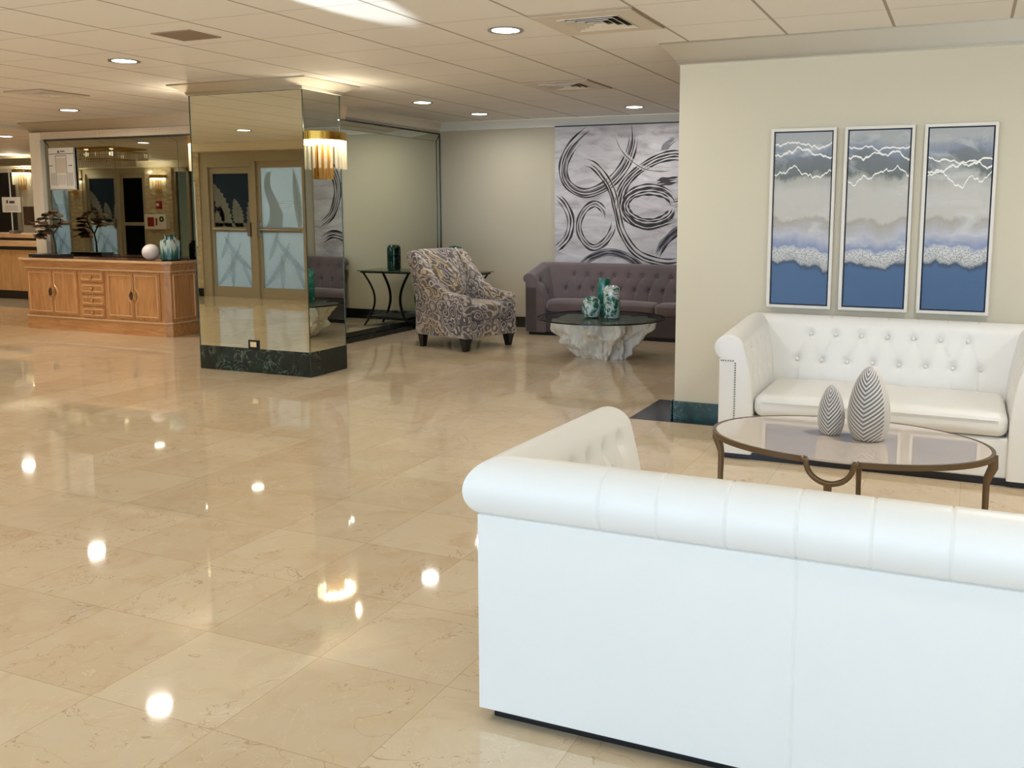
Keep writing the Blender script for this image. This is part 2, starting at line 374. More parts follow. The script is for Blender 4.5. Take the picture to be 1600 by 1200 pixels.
# ------------------------------------------------------------------ mesh collector
class S:
    def __init__(s): s.v = []; s.f = []; s.mi = []; s.cur = 0
    def add(s, verts, faces):
        o = len(s.v); s.v += [tuple(p) for p in verts]
        for f in faces: s.f.append(tuple(i + o for i in f)); s.mi.append(s.cur)
        return s
    def box(s, x0, x1, y0, y1, z0, z1):
        return s.add([(x0, y0, z0), (x1, y0, z0), (x1, y1, z0), (x0, y1, z0), (x0, y0, z1), (x1, y0, z1), (x1, y1, z1), (x0, y1, z1)],
                     [(0, 3, 2, 1), (4, 5, 6, 7), (0, 1, 5, 4), (1, 2, 6, 5), (2, 3, 7, 6), (3, 0, 4, 7)])
    def taper(s, cx, cy, z0, z1, a0, b0, a1, b1):
        return s.add([(cx - a0, cy - b0, z0), (cx + a0, cy - b0, z0), (cx + a0, cy + b0, z0), (cx - a0, cy + b0, z0),
                      (cx - a1, cy - b1, z1), (cx + a1, cy - b1, z1), (cx + a1, cy + b1, z1), (cx - a1, cy + b1, z1)],
                     [(0, 3, 2, 1), (4, 5, 6, 7), (0, 1, 5, 4), (1, 2, 6, 5), (2, 3, 7, 6), (3, 0, 4, 7)])
    def lathe(s, prof, n=24, c=(0, 0, 0), sx=1, sy=1, a0=0, a1=2 * pi):
        """prof: list of (r,z)"""
        full = abs(a1 - a0 - 2 * pi) < 1e-6
        m = n if full else n + 1
        vs = [(c[0] + r * sx * cos(a0 + (a1 - a0) * i / n), c[1] + r * sy * sin(a0 + (a1 - a0) * i / n), c[2] + z) for r, z in prof for i in range(m)]
        fs = []
        for j in range(len(prof) - 1):
            for i in range(n if full else n):
                i2 = (i + 1) % m
                fs.append((j * m + i, j * m + i2, (j + 1) * m + i2, (j + 1) * m + i))
        if full and prof[0] != prof[-1]:
            if prof[0][0] > 1e-6: fs.append(tuple(reversed(range(m))))
            if prof[-1][0] > 1e-6: fs.append(tuple((len(prof) - 1) * m + i for i in range(m)))
        return s.add(vs, fs)
    def cyl(s, cx, cy, z0, z1, r, n=16): return s.lathe([(r, z0), (r, z1)], n, (cx, cy, 0))
    def sphere(s, c, r, n=12, sz=1):
        k = max(4, n // 2)
        return s.lathe([(r * sin(pi * i / k), -r * sz * cos(pi * i / k)) for i in range(k + 1)], n, c)
    def tube(s, pts, r, n=8, flat=None, cap=True):
        """tube along pts; r = number or list; flat=(a,b) for an oblong section"""
        P = [Vector(p) for p in pts]; vs = []; fs = []
        up = Vector((0, 0, 1)); prev = None
        for i, p in enumerate(P):
            t = (P[min(i + 1, len(P) - 1)] - P[max(i - 1, 0)]).normalized()
            if prev is None:
                ref = up if abs(t.z) < .9 else Vector((0, 1, 0))
                a = t.cross(ref).normalized()
            else:
                a = (prev - t * prev.dot(t)).normalized()
            prev = a; b = t.cross(a)
            rr = r[i] if isinstance(r, (list, tuple)) else r
            fa, fb = flat if flat else (1, 1)
            for k in range(n):
                an = 2 * pi * k / n + pi / n
                vs.append(p + a * (cos(an) * rr * fa) + b * (sin(an) * rr * fb))
        for i in range(len(P) - 1):
            for k in range(n):
                k2 = (k + 1) % n
                fs.append((i * n + k, i * n + k2, (i + 1) * n + k2, (i + 1) * n + k))
        if cap: fs.append(tuple(reversed(range(n)))); fs.append(tuple((len(P) - 1) * n + k for k in range(n)))
        return s.add(vs, fs)
    def prism(s, poly, axis, a, b):
        """extrude a 2-D polygon; axis x: poly=(y,z); y: (x,z); z: (x,y)"""
        n = len(poly)
        def P(u, v, w): return {'x': (w, u, v), 'y': (u, w, v), 'z': (u, v, w)}[axis]
        vs = [P(u, v, a) for u, v in poly] + [P(u, v, b) for u, v in poly]
        fs = [tuple(range(n)), tuple(reversed(range(n, 2 * n)))] + [(i, i + n, (i + 1) % n + n, (i + 1) % n) for i in range(n)]
        return s.add(vs, fs)
    def rbox(s, x0, x1, y0, y1, z0, z1, r=.03, n=14, crown=0, k=3, sag=0):
        """cushion: rounded box, optional crowned top"""
        c = Vector(((x0 + x1) / 2, (y0 + y1) / 2, (z0 + z1) / 2)); h = Vector(((x1 - x0) / 2, (y1 - y0) / 2, (z1 - z0) / 2))
        r = min(r, h.x, h.y, h.z)
        def ticks(hh):
            t = [-hh + r * (i / k) * 1.0 for i in range(k)] + [-(hh - r) + 2 * (hh - r) * i / n for i in range(n + 1)] + [hh - r + r * (i + 1) / k for i in range(k)]
            return t
        T = [ticks(h[i]) for i in range(3)]
        def put(q):
            q = Vector(q); cc = Vector([max(-(h[i] - r), min(h[i] - r, q[i])) for i in range(3)])
            d = q - cc
            p = cc + d.normalized() * r if d.length > 1e-9 else cc
            if crown:
                wx = max(0, 1 - (p.x / h.x) ** 2); wy = max(0, 1 - (p.y / h.y) ** 2)
                p.z += crown * sqrt(wx * wy) * (1 if p.z > 0 else 0) * min(1, p.z / h.z if h.z else 0)
            return c + p
        for ax in range(3):
            u, v = [(1, 2), (2, 0), (0, 1)][ax]
            for sg in (-1, 1):
                vs = []; nu, nv = len(T[u]), len(T[v])
                for a in T[u]:
                    for b in T[v]:
                        q = [0, 0, 0]; q[ax] = sg * h[ax]; q[u] = a; q[v] = b
                        vs.append(put(q))
                fs = []
                for i in range(nu - 1):
                    for j in range(nv - 1):
                        f = (i * nv + j, (i + 1) * nv + j, (i + 1) * nv + j + 1, i * nv + j + 1)
                        fs.append(f if sg > 0 else f[::-1])
                s.add(vs, fs)
        return s
    def build(s, name, mats, parent=None, smooth=None, bevel=0, weld=True, kind=None):
        me = bpy.data.meshes.new(name)
        me.from_pydata(s.v, [], s.f)
        if not isinstance(mats, (list, tuple)): mats = [mats]
        for m_ in mats: me.materials.append(m_)
        if len(mats) > 1:
            for p, i in zip(me.polygons, s.mi): p.material_index = i
        bm = bmesh.new(); bm.from_mesh(me)
        if weld: bmesh.ops.remove_doubles(bm, verts=bm.verts, dist=2e-5)
        bmesh.ops.dissolve_degenerate(bm, edges=bm.edges, dist=1e-6)
        if weld: bmesh.ops.recalc_face_normals(bm, faces=bm.faces)
        if bevel:
            es = [e for e in bm.edges if len(e.link_faces) == 2 and e.calc_face_angle(0) > .6]
            bmesh.ops.bevel(bm, geom=es, offset=bevel, segments=2, profile=.6, affect='EDGES', clamp_overlap=True)
        if smooth is not None:
            for f in bm.faces: f.smooth = True
            for e in bm.edges:
                if len(e.link_faces) == 2 and e.calc_face_angle(0) > radians(smooth): e.smooth = False
        bm.to_mesh(me); bm.free()
        o = bpy.data.objects.new(name, me); COL.objects.link(o)
        if parent: o.parent = parent
        if kind: o['kind'] = kind
        return o

def thing(name, label, cat, loc=(0, 0, 0), rz=0, group=None):
    o = bpy.data.objects.new(name, None); COL.objects.link(o)
    o.empty_display_size = .1
    o.location = loc; o.rotation_euler = (0, 0, rz)
    o['label'] = label; o['category'] = cat
    if group: o['group'] = group
    return o
def tag(o, label, cat, group=None):
    o['label'] = label; o['category'] = cat
    if group: o['group'] = group
    return o
def copy_tree(src, loc, label=None, rz=None, group=None):
    r = src.copy(); COL.objects.link(r); r.location = loc
    if rz is not None: r.rotation_euler = (0, 0, rz)
    if label: r['label'] = label
    if group: r['group'] = group
    for ch in list(src.children):
        c = ch.copy()
        if ch.type == 'LIGHT': pass
        COL.objects.link(c); c.parent = r
        for gch in list(ch.children):
            d = gch.copy(); COL.objects.link(d); d.parent = c
    return r
def struct(s, name, mats, smooth=None, bevel=0, parent=None):
    o = s.build(name, mats, parent, smooth, bevel)
    o['kind'] = 'structure'; return o

# ------------------------------------------------------------------ room shell
XL, XR, YN, YF = -21.0, 5.0, -3.5, 13.0
struct(S().box(XL - .2, XR + .2, YN - .2, YF + .2, -.12, 0), 'floor', M['floor'])
struct(S().box(XL - .2, XR + .2, YN - .2, YF + .2, HC, HC + .12), 'ceiling', M['ceiling'])
YB = 10.2
struct(S().box(-5.98, 1.8, YB, YB + .15, 0, HC), 'wall_back', M['wall'])
struct(S().box(-1.75, XR, 6.04, 6.30, 0, HC), 'wall_centre', M['wall'])
struct(S().box(1.65, 1.8, 6.30, YB, 0, HC), 'wall_lounge', M['wall'])
struct(S().box(-10.62, -5.98, 8.28, YF, 0, HC), 'wall_core', M['wall'])
struct(S().box(XL, -10.62, YF, YF + .15, 0, HC), 'wall_far', M['wall'])
struct(S().box(XL - .15, XL, .72, YF, 0, HC), 'wall_left', M['wall'])
struct(S().box(XR, XR + .15, YN, 6.3, 0, HC), 'wall_right', M['wall'])
struct(S().box(-7.35, -7.2, YN, .87, 0, HC), 'wall_jog', M['stone'])

# entrance wall with door openings (reflected in the mirrors)
YD = .87
ew = S()
OPEN = [(-19.9, -16.62), (-15.85, -15.0), (-11.38, -9.26)]
xs = XL
for a, b in OPEN:
    ew.box(xs, a, YD - .18, YD, 0, 2.30); xs = b
ew.box(xs, -7.2, YD - .18, YD, 0, 2.30)
ew.box(XL, -7.2, YD - .18, YD, 2.30, HC)
struct(ew, 'wall_entrance', M['stone'])

# window wall behind the camera
ww = S(); WIN = [(-6.6, -4.4), (-3.9, -1.7), (-1.2, 1.0), (1.5, 3.9)]
WZ0, WZ1 = .12, 2.30
ww.box(-7.2, XR, YN - .15, YN, 0, WZ0); ww.box(-7.2, XR, YN - .15, YN, WZ1, HC)
xs = -7.2
for a, b in WIN: ww.box(xs, a, YN - .15, YN, WZ0, WZ1); xs = b
ww.box(xs, XR, YN - .15, YN, WZ0, WZ1)
struct(ww, 'wall_window', M['wall'])
for i, (a, b) in enumerate(WIN):
    f = S(); e = .05
    f.box(a, b, YN - .12, YN - .04, WZ0, WZ0 + e).box(a, b, YN - .12, YN - .04, WZ1 - e, WZ1)
    f.box(a, a + e, YN - .12, YN - .04, WZ0 + e, WZ1 - e).box(b - e, b, YN - .12, YN - .04, WZ0 + e, WZ1 - e)
    f.box((a + b) / 2 - .03, (a + b) / 2 + .03, YN - .12, YN - .04, WZ0 + e, WZ1 - e)
    w = struct(f, 'window_%d' % (i + 1), M['window_frame'])
    S().box(a + e, b - e, YN - .084, YN - .078, WZ0 + e, WZ1 - e).build('window_pane', M['window_glass'], w)

# crown mouldings ----------------------------------------------------------
def crown_profile(d, h, bead=True):
    """(out, z) outline of a cove crown: d = projection, h = drop"""
    p = [(0, HC), (d, HC), (d, HC - .012)]
    for i in range(9):
        a = pi / 2 * i / 8
        p.append((d - (d - .022) * (.2 * sin(a) + .8 * i / 8), HC - .012 - (h - .035) * (.2 * (1 - cos(a)) + .8 * i / 8)))
    p += [(.022, HC - h + .018), (.016, HC - h + .014), (.016, HC - h + .004), (.008, HC - h), (0, HC - h)]
    return p
def crown_run(s, prof, x0, y0, x1, y1, side, m0=0, m1=0):
    """moulding from (x0,y0) to (x1,y1); side=+1: out is to the left of travel; m0/m1: +1 outside mitre (longer), -1 inside mitre"""
    d = Vector((x1 - x0, y1 - y0)).normalized(); n = Vector((-d.y, d.x)) * side
    k = len(prof); vs = []
    for (ox, oy, m) in ((x0, y0, -m0), (x1, y1, m1)):
        for u, z in prof: vs.append((ox + n.x * u + d.x * u * m, oy + n.y * u + d.y * u * m, z))
    fs = [(i, (i + 1) % k, (i + 1) % k + k, i + k) for i in range(k)] + [tuple(range(k)), tuple(reversed(range(k, 2 * k)))]
    s.add(vs, fs)
CP = crown_profile(.11, .128)
CS = crown_profile(.09, .10)
c = S(); crown_run(c, CP, -1.75, 6.04, XR, 6.04, -1, 1, 0); crown_run(c, CP, -1.75, 6.30, -1.75, 6.04, -1, 1, 1)
crown_run(c, CP, 1.65, 6.30, -1.75, 6.30, -1, 0, 1)
struct(c, 'trim_1', M['crown'], 40)
c = S(); crown_run(c, CS, -5.98, YB, 1.65, YB, -1, -1, -1)
struct(c, 'trim_2', M['crown'], 40)
c = S(); crown_run(c, CS, -5.98, 8.28, -5.98, YB, -1, 1, -1); crown_run(c, CP, -10.62, 8.28, -5.98, 8.28, -1, 1, 1)
crown_run(c, CP, -10.62, YF, -10.62, 8.28, -1, 0, 1)
struct(c, 'trim_3', M['white_trim'], 40)
c = S(); crown_run(c, CP, -7.2, YD, XL, YD, -1)
struct(c, 'trim_4', M['white_trim'], 40)
struct(S().box(-11.16, -11.04, 8.0, YF, HC - .05, HC), 'trim_5', M['white_trim'])
# baseboards
struct(S().box(-5.9, 1.65, YB - .025, YB, 0, .125), 'baseboard_back', M['black_marble'], bevel=.004)
b = S().box(-1.765, XR, 6.02, 6.04, 0, .125).box(-1.77, -1.75, 6.02, 6.30, 0, .125)
struct(b, 'baseboard_centre', M['teal_marble'], bevel=.003)
struct(S().box(-2.03, -1.2, 5.93, 6.62, 0, .003), 'trim_6', M['black_marble'])
b = S().box(-5.98, -5.915, 8.08, YB - .03, 0, .055).box(-5.98, -5.945, 8.08, YB - .03, .055, .11)
struct(b, 'baseboard_mirror', M['black_marble'], bevel=.003)
struct(S().box(-8.0, -6.0, 8.2, 8.28, 0, .11).box(-10.62, -10.3, 8.2, 8.28, 0, .11), 'baseboard_core', M['black_marble'])
bb = S(); xs = XL
for a, b_ in OPEN: bb.box(xs, a, YD, YD + .025, 0, .13); xs = b_
bb.box(xs, -7.2, YD, YD + .025, 0, .13)
struct(bb, 'baseboard_entrance', M['black_marble'])

# ------------------------------------------------------------------ wall mirrors
def wall_mirror_x():
    t = thing('wall_mirror', 'tall wall-to-wall mirror with mitred border strips reflecting the beige lounge wall', 'mirror', (-5.95, 9.1, .11))
    y0, y1, z1, bw = -1.02, 1.06, 2.20, .085
    S().box(-.012, 0, y0 + bw, y1 - bw, 0, z1 - bw).build('mirror_glass', M['mirror'], t)
    # border strips, slightly bevelled away
    s = S()
    s.add([(0, y0 + bw, z1 - bw), (0, y1 - bw, z1 - bw), (-.006, y1, z1), (-.006, y0, z1)], [(0, 1, 2, 3)])
    s.add([(0, y1 - bw, 0), (-.006, y1, 0), (-.006, y1, z1), (0, y1 - bw, z1 - bw)], [(0, 1, 2, 3)])
    s.add([(0, y0 + bw, 0), (0, y0 + bw, z1 - bw), (-.006, y0, z1), (-.006, y0, 0)], [(0, 1, 2, 3)])
    s.build('bevelled_border', M['mirror'], t, weld=False)
    s = S(); e = .008
    s.box(-.012, .004, y1 - bw - e, y1 - bw + .002, 0, z1 - bw).box(-.012, .003, y0, y1, z1 - .002, z1 + .012)
    s.box(-.012, .002, y0 + bw, y1 - bw, z1 - bw - .004, z1 - bw)
    s.box(-.012, .002, y1 - .002, y1 + .006, 0, z1)
    s.tube([(.001, y1 - bw, z1 - bw), (-.003, y1, z1)], .005, 6)
    s.build('mirror_joint', M['mirror_edge'], t)
wall_mirror_x()
def wall_mirror_y():
    t = thing('wall_mirror', 'broad dark mirror above the oak sideboard, reflecting the entrance doors', 'mirror', (-9.2, 8.25, 0))
    z0, z1 = .13, 2.225
    x0, x1, bw = -1.19, 3.2, .075
    seams = [x0 + bw, -.03, .95, 1.8, x1]
    for i in range(4): S().box(seams[i] + .003, seams[i + 1] - .003, 0, .012, z0, z1 - .055).build('mirror_panel', M['mirror_dark'], t)
    s = S()
    s.add([(x0, .008, z0), (x0 + bw, 0, z0), (x0 + bw, 0, z1 - .055), (x0, .008, z1)], [(0, 1, 2, 3)])
    s.add([(x0, .008, z1), (x0 + bw, 0, z1 - .055), (x1, 0, z1 - .055), (x1, .008, z1)], [(0, 1, 2, 3)])
    s.build('bevelled_border', M['mirror_dark'], t, weld=False)
    s = S().box(x0 - .004, x1, -.004, .02, z1, z1 + .018)
    s.tube([(x0, .004, z1), (x0 + bw, -.001, z1 - .055)], .005, 6)
    s.box(x0 + bw - .004, x0 + bw + .002, -.002, .01, z0, z1 - .055)
    for q in seams[1:4]: s.box(q - .003, q + .003, .002, .01, z0, z1 - .055)
    s.build('mirror_joint', M['mirror_edge'], t)
wall_mirror_y()
# cream pilaster and textured frieze round the sideboard mirror
struct(S().box(-10.62, -10.42, 8.235, 8.28, 0, 2.33).box(-10.5, -10.42, 8.22, 8.235, .0, 2.24), 'trim_7', M['white_trim'], bevel=.004)
M['frieze'] = principled('textured_frieze', 'd5c4aa', .5, bump=(55, .9, .012))
struct(S().box(-10.42, -5.98, 8.25, 8.28, 2.243, 2.33), 'trim_8', M['frieze'])

# ------------------------------------------------------------------ mirrored column
def column():
    x0, x1, y0, y1 = -6.18, -4.985, 6.335, 6.835
    t = thing('mirrored_column', 'square column clad in tall mirrors on a dark green marble base', 'column', (x0, y0, 0))
    w, d = x1 - x0, y1 - y0
    S().box(.012, w - .012, .012, d - .012, 0, HC).build('column_core', M['white_trim'], t)
    zt = HC - .088
    S().box(.004, w - .004, .002, .012, .21, zt).build('mirror_panel', M['mirror'], t)
    S().box(w - .012, w - .002, .004, d - .004, .21, zt).build('mirror_panel', M['mirror'], t)
    S().box(.002, .012, .004, d - .004, .21, zt).build('mirror_panel', M['mirror'], t)
    S().box(.004, w - .004, d - .012, d - .002, .21, zt).build('mirror_panel', M['mirror'], t)
    s = S()
    for (a, b) in ((0, 0), (w, 0), (w, d), (0, d)): s.box(a - .004 if a else -.002, a + .002 if a else .004, b - .004 if b else -.002, b + .002 if b else .004, .21, zt)
    s.box(-.003, w + .003, -.003, .004, zt, zt + .008).box(w - .004, w + .003, -.003, d + .003, zt, zt + .008).box(-.003, .004, -.003, d + .003, zt, zt + .008)
    s.build('edge_strip', principled('dark_edge_strip', '4b5148', .25, .6), t)
    S().box(-.003, w + .004, -.004, d + .004, 0, .21).build('marble_base', M['green_marble'], t, bevel=.003)
    c = S(); P = crown_profile(.125, .086); 
    for a in ((0, 0, w, 0), (w, 0, w, d), (w, d, 0, d), (0, d, 0, 0)): crown_run(c, P, *a, -1, 1, 1)
    c.build('crown_moulding', M['white_trim'], t, 40)
    # socket
    o = thing('wall_outlet', 'small brass-edged power outlet low on the mirrored column', 'outlet', (-5.575, 6.337, .245))
    S().box(-.06, .055, -.008, 0, -.045, .04).build('cover_plate', M['black_iron'], o, bevel=.002)
    S().box(-.035, .03, -.012, -.008, -.02, .025).build('socket_face', principled('ivory_socket', 'd9c79c', .4), o, bevel=.002)
column()

# ------------------------------------------------------------------ crystal sconces
def sconce(name_label, loc, rz, power=9.0, sc=1.0):
    """local +x points away from the wall"""
    t = thing('wall_sconce', name_label, 'wall lamp', loc, rz)
    rx, ry = .19 * sc, .215 * sc
    n = 22
    def half(k, f=1.0): a = -pi / 2 + pi * k; return (rx * f * cos(a), ry * f * sin(a))
    s = S()
    pts = [half(i / n) for i in range(n + 1)]; pin = [half(i / n, .96) for i in range(n + 1)]
    vs = []
    for z in (0, -.066): vs += [(x, y, z) for x, y in pts] + [(x, y, z) for x, y in pin]
    m = n + 1; fs = []
    for i in range(n):
        fs += [(i, i + 1, 2 * m + i + 1, 2 * m + i), (m + i + 1, m + i, 3 * m + i, 3 * m + i + 1), (i + 1, i, m + i, m + i + 1), (2 * m + i, 2 * m + i + 1, 3 * m + i + 1, 3 * m + i)]
    s.add(vs, fs); s.build('brass_band', M['gold'], t, 40)
    S().box(.002, .02, -.05, .05, -.36, .0).build('backplate', M['gold'], t, bevel=.003)
    g = S()
    for i in range(13):
        x, y = half(.02 + .96 * i / 12, .93); x = max(x, .014)
        g.cyl(x, y, -.30, -.062, .011, 8)
    g.build('glass_rod_curtain', M['crystal'], t, 40, weld=False)
    g = S()
    for i in range(9):
        x, y = half(.05 + .9 * i / 8, .36); x = max(x, .024)
        g.cyl(x, y, -.385, -.10, .012, 8)
    g.build('inner_rod_curtain', M['amber'], t, 40, weld=False)
    v2 = []
    for f_ in (.86, .55):
        v2 += [(max(half(i / n, f_)[0], .01), half(i / n, f_)[1], -.07) for i in range(n + 1)]
    S().add(v2 + [(x_, y_, -.10) for x_, y_, z_ in v2], [(i, i + 1, m + i + 1, m + i) for i in range(n)] + [(2 * m + i, 2 * m + i + 1, 3 * m + i + 1, 3 * m + i) for i in range(n)] + [(i, i + 1, 2 * m + i + 1, 2 * m + i) for i in range(n)]).build('lamp_strip', M['sconce_glow'], t)
    L = bpy.data.lights.new('sconce_light', 'POINT'); L.energy = power; L.color = (1, .84, .58); L.shadow_soft_size = 0.0
    lo = bpy.data.objects.new('sconce_light', L); COL.objects.link(lo); lo.parent = t; lo.location = (.24, 0, .06)
    return t
sconce('crystal rod wall lamp with brass band on the column side facing the lounge', (-4.985, 6.585, 2.035), 0, 4)
sconce('crystal rod wall lamp on the column side facing the oak sideboard', (-6.18, 6.585, 2.035), pi, 4)
sconce('crystal rod wall lamp on the stone pier above a red alarm', (-16.2, YD, 2.15), pi / 2, 11)
sconce('glowing crystal wall lamp behind the front desk', (-17.0, YF, 2.18), -pi / 2, 9)
sconce('crystal rod wall lamp beside the etched entrance doors', (-12.2, YD, 2.10), pi / 2, 7)

# ------------------------------------------------------------------ ceiling lights
LAMP = []
def downlight(x, y, label, group=None, power=16, col=(1, .94, .86)):
    if not LAMP:
        t = thing('ceiling_light', label, 'ceiling light', (x, y, HC), 0, group)
        S().lathe([(.083, 0), (.105, -.001), (.107, -.006), (.083, -.004), (.083, 0)], 32).build('trim_ring', M['chrome'], t, 40)
        S().lathe([(.0001, -.003), (.081, -.003)], 32).build('lens', M['lens'], t)
        LAMP.append(t)
    else:
        t = copy_tree(LAMP[0], (x, y, HC), label)
        if group: t['group'] = group
    if group is None and 'group' in t: del t['group']
    L = bpy.data.lights.new('lamp_beam', 'AREA'); L.shape = 'DISK'; L.size = .15; L.energy = power; L.color = (1, .985, .95) if x > -5.2 else (1, .925, .80)
    L.spread = radians(165)
    lo = bpy.data.objects.new('lamp_beam', L); COL.objects.link(lo)
    lo.location = (x, y, HC - .012)
    return t
G = 'recessed ceiling lights'
downlight(-2.562, 5.154, 'large round recessed light beside the square ceiling vent nearest the sofas', G, 13)
downlight(-4.991, 8.194, 'round recessed light over the patterned armchair', G, 9)
downlight(-4.998, 9.397, 'small round recessed light by the tall mirror corner', G, 7)
downlight(-3.197, 9.383, 'small round recessed light in front of the swirl canvas', G, 7)
downlight(-5.583, 5.123, 'round recessed light between the grey grille and the column', G, 16)
downlight(-8.847, 7.355, 'round recessed light washing the frieze over the oak sideboard', G, 20)
downlight(-12.83, 9.567, 'round recessed light above the front desk', G, 16)
for x, y in ((-8.9, 2.6), (-11.9, 2.6), (-15.6, 3.0), (-18.4, 3.0), (-12.0, 5.2), (-17.0, 7.3), (-16.5, 10.8), (-8.6, 5.1), (-5.6, 2.1), (-2.5, 2.1), (-14.5, 5.2), (.3, 4.2), (2.2, 4.2), (.8, 1.6), (3.0, 1.6)):  # downlights added out of view to brighten the hall and the white sofas
    downlight(x, y, 'added recessed ceiling light over the unseen part of the lobby', 'added recessed lights out of view', 15 if x < -4 else (16 if y > 3 else 6))

# ------------------------------------------------------------------ ceiling vents
def vent(x0, x1, y0, y1, label):
    cx, cy = (x0 + x1) / 2, (y0 + y1) / 2
    t = thing('ceiling_vent', label, 'vent', (cx, cy, HC), 0, 'square ceiling vents')
    a, b = (x1 - x0) / 2, (y1 - y0) / 2
    s = S(); k = .62
    for (p0, p1, q0, q1) in ((-a, a, -b, -b * k), (-a, a, b * k, b), (-a, -a * k, -b * k, b * k), (a * k, a, -b * k, b * k)): s.box(p0, p1, q0, q1, -.012, 0)
    s.build('vent_plate', M['vent_white'], t, bevel=.002)
    S().box(-a * k, a * k, -b * k, b * k, -.002, 0).build('vent_throat', M['vent_dark'], t)  # near-black sheet painting the shade inside the duct
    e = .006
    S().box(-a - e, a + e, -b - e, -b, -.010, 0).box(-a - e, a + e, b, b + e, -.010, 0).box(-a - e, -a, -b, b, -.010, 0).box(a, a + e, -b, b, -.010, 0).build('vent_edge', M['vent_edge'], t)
    for i in range(4):
        f0 = k * (1 - i * .24) - .004; f1 = f0 - .075
        P = [(q * a, r * b) for q, r in ((-1, -1), (1, -1), (1, 1), (-1, 1))]
        O = [(x * f0, y * f0, -.016) for x, y in P]; I = [(x * f1, y * f1, -.005) for x, y in P]
        V = O + I + [(x, y, z + .004) for x, y, z in O] + [(x, y, z + .004) for x, y, z in I]
        fs = []
        for j in range(4):
            j2 = (j + 1) % 4
            fs += [(j, j2, 4 + j2, 4 + j), (8 + j, 12 + j, 12 + j2, 8 + j2), (j, 8 + j, 8 + j2, j2), (4 + j, 4 + j2, 12 + j2, 12 + j)]
        S().add(V, fs).build('louvre_ring', M['vent_white'], t)
    return t
vent(-2.262, -1.675, 4.84, 5.42, 'square louvred ceiling vent beside the white crown moulding')
vent(-3.48, -2.885, 7.27, 7.85, 'square louvred ceiling vent over the root coffee table')
vent(-7.99, -7.54, 5.98, 6.49, 'square louvred ceiling vent on the sideboard side of the column')
t = thing('return_grille', 'flat tan return air grille set in a ceiling tile', 'vent', (-4.42, 4.535, HC))
s = S().box(-.15, .15, -.135, .135, -.006, 0); s.build('grille_plate', M['vent_grey'], t, bevel=.002)
s = S()
for i in range(12): s.box(-.14, .14, -.125 + i * .021, -.117 + i * .021, -.008, -.006)
s.build('grille_bars', principled('grille_bar', '8b7560', .7), t)

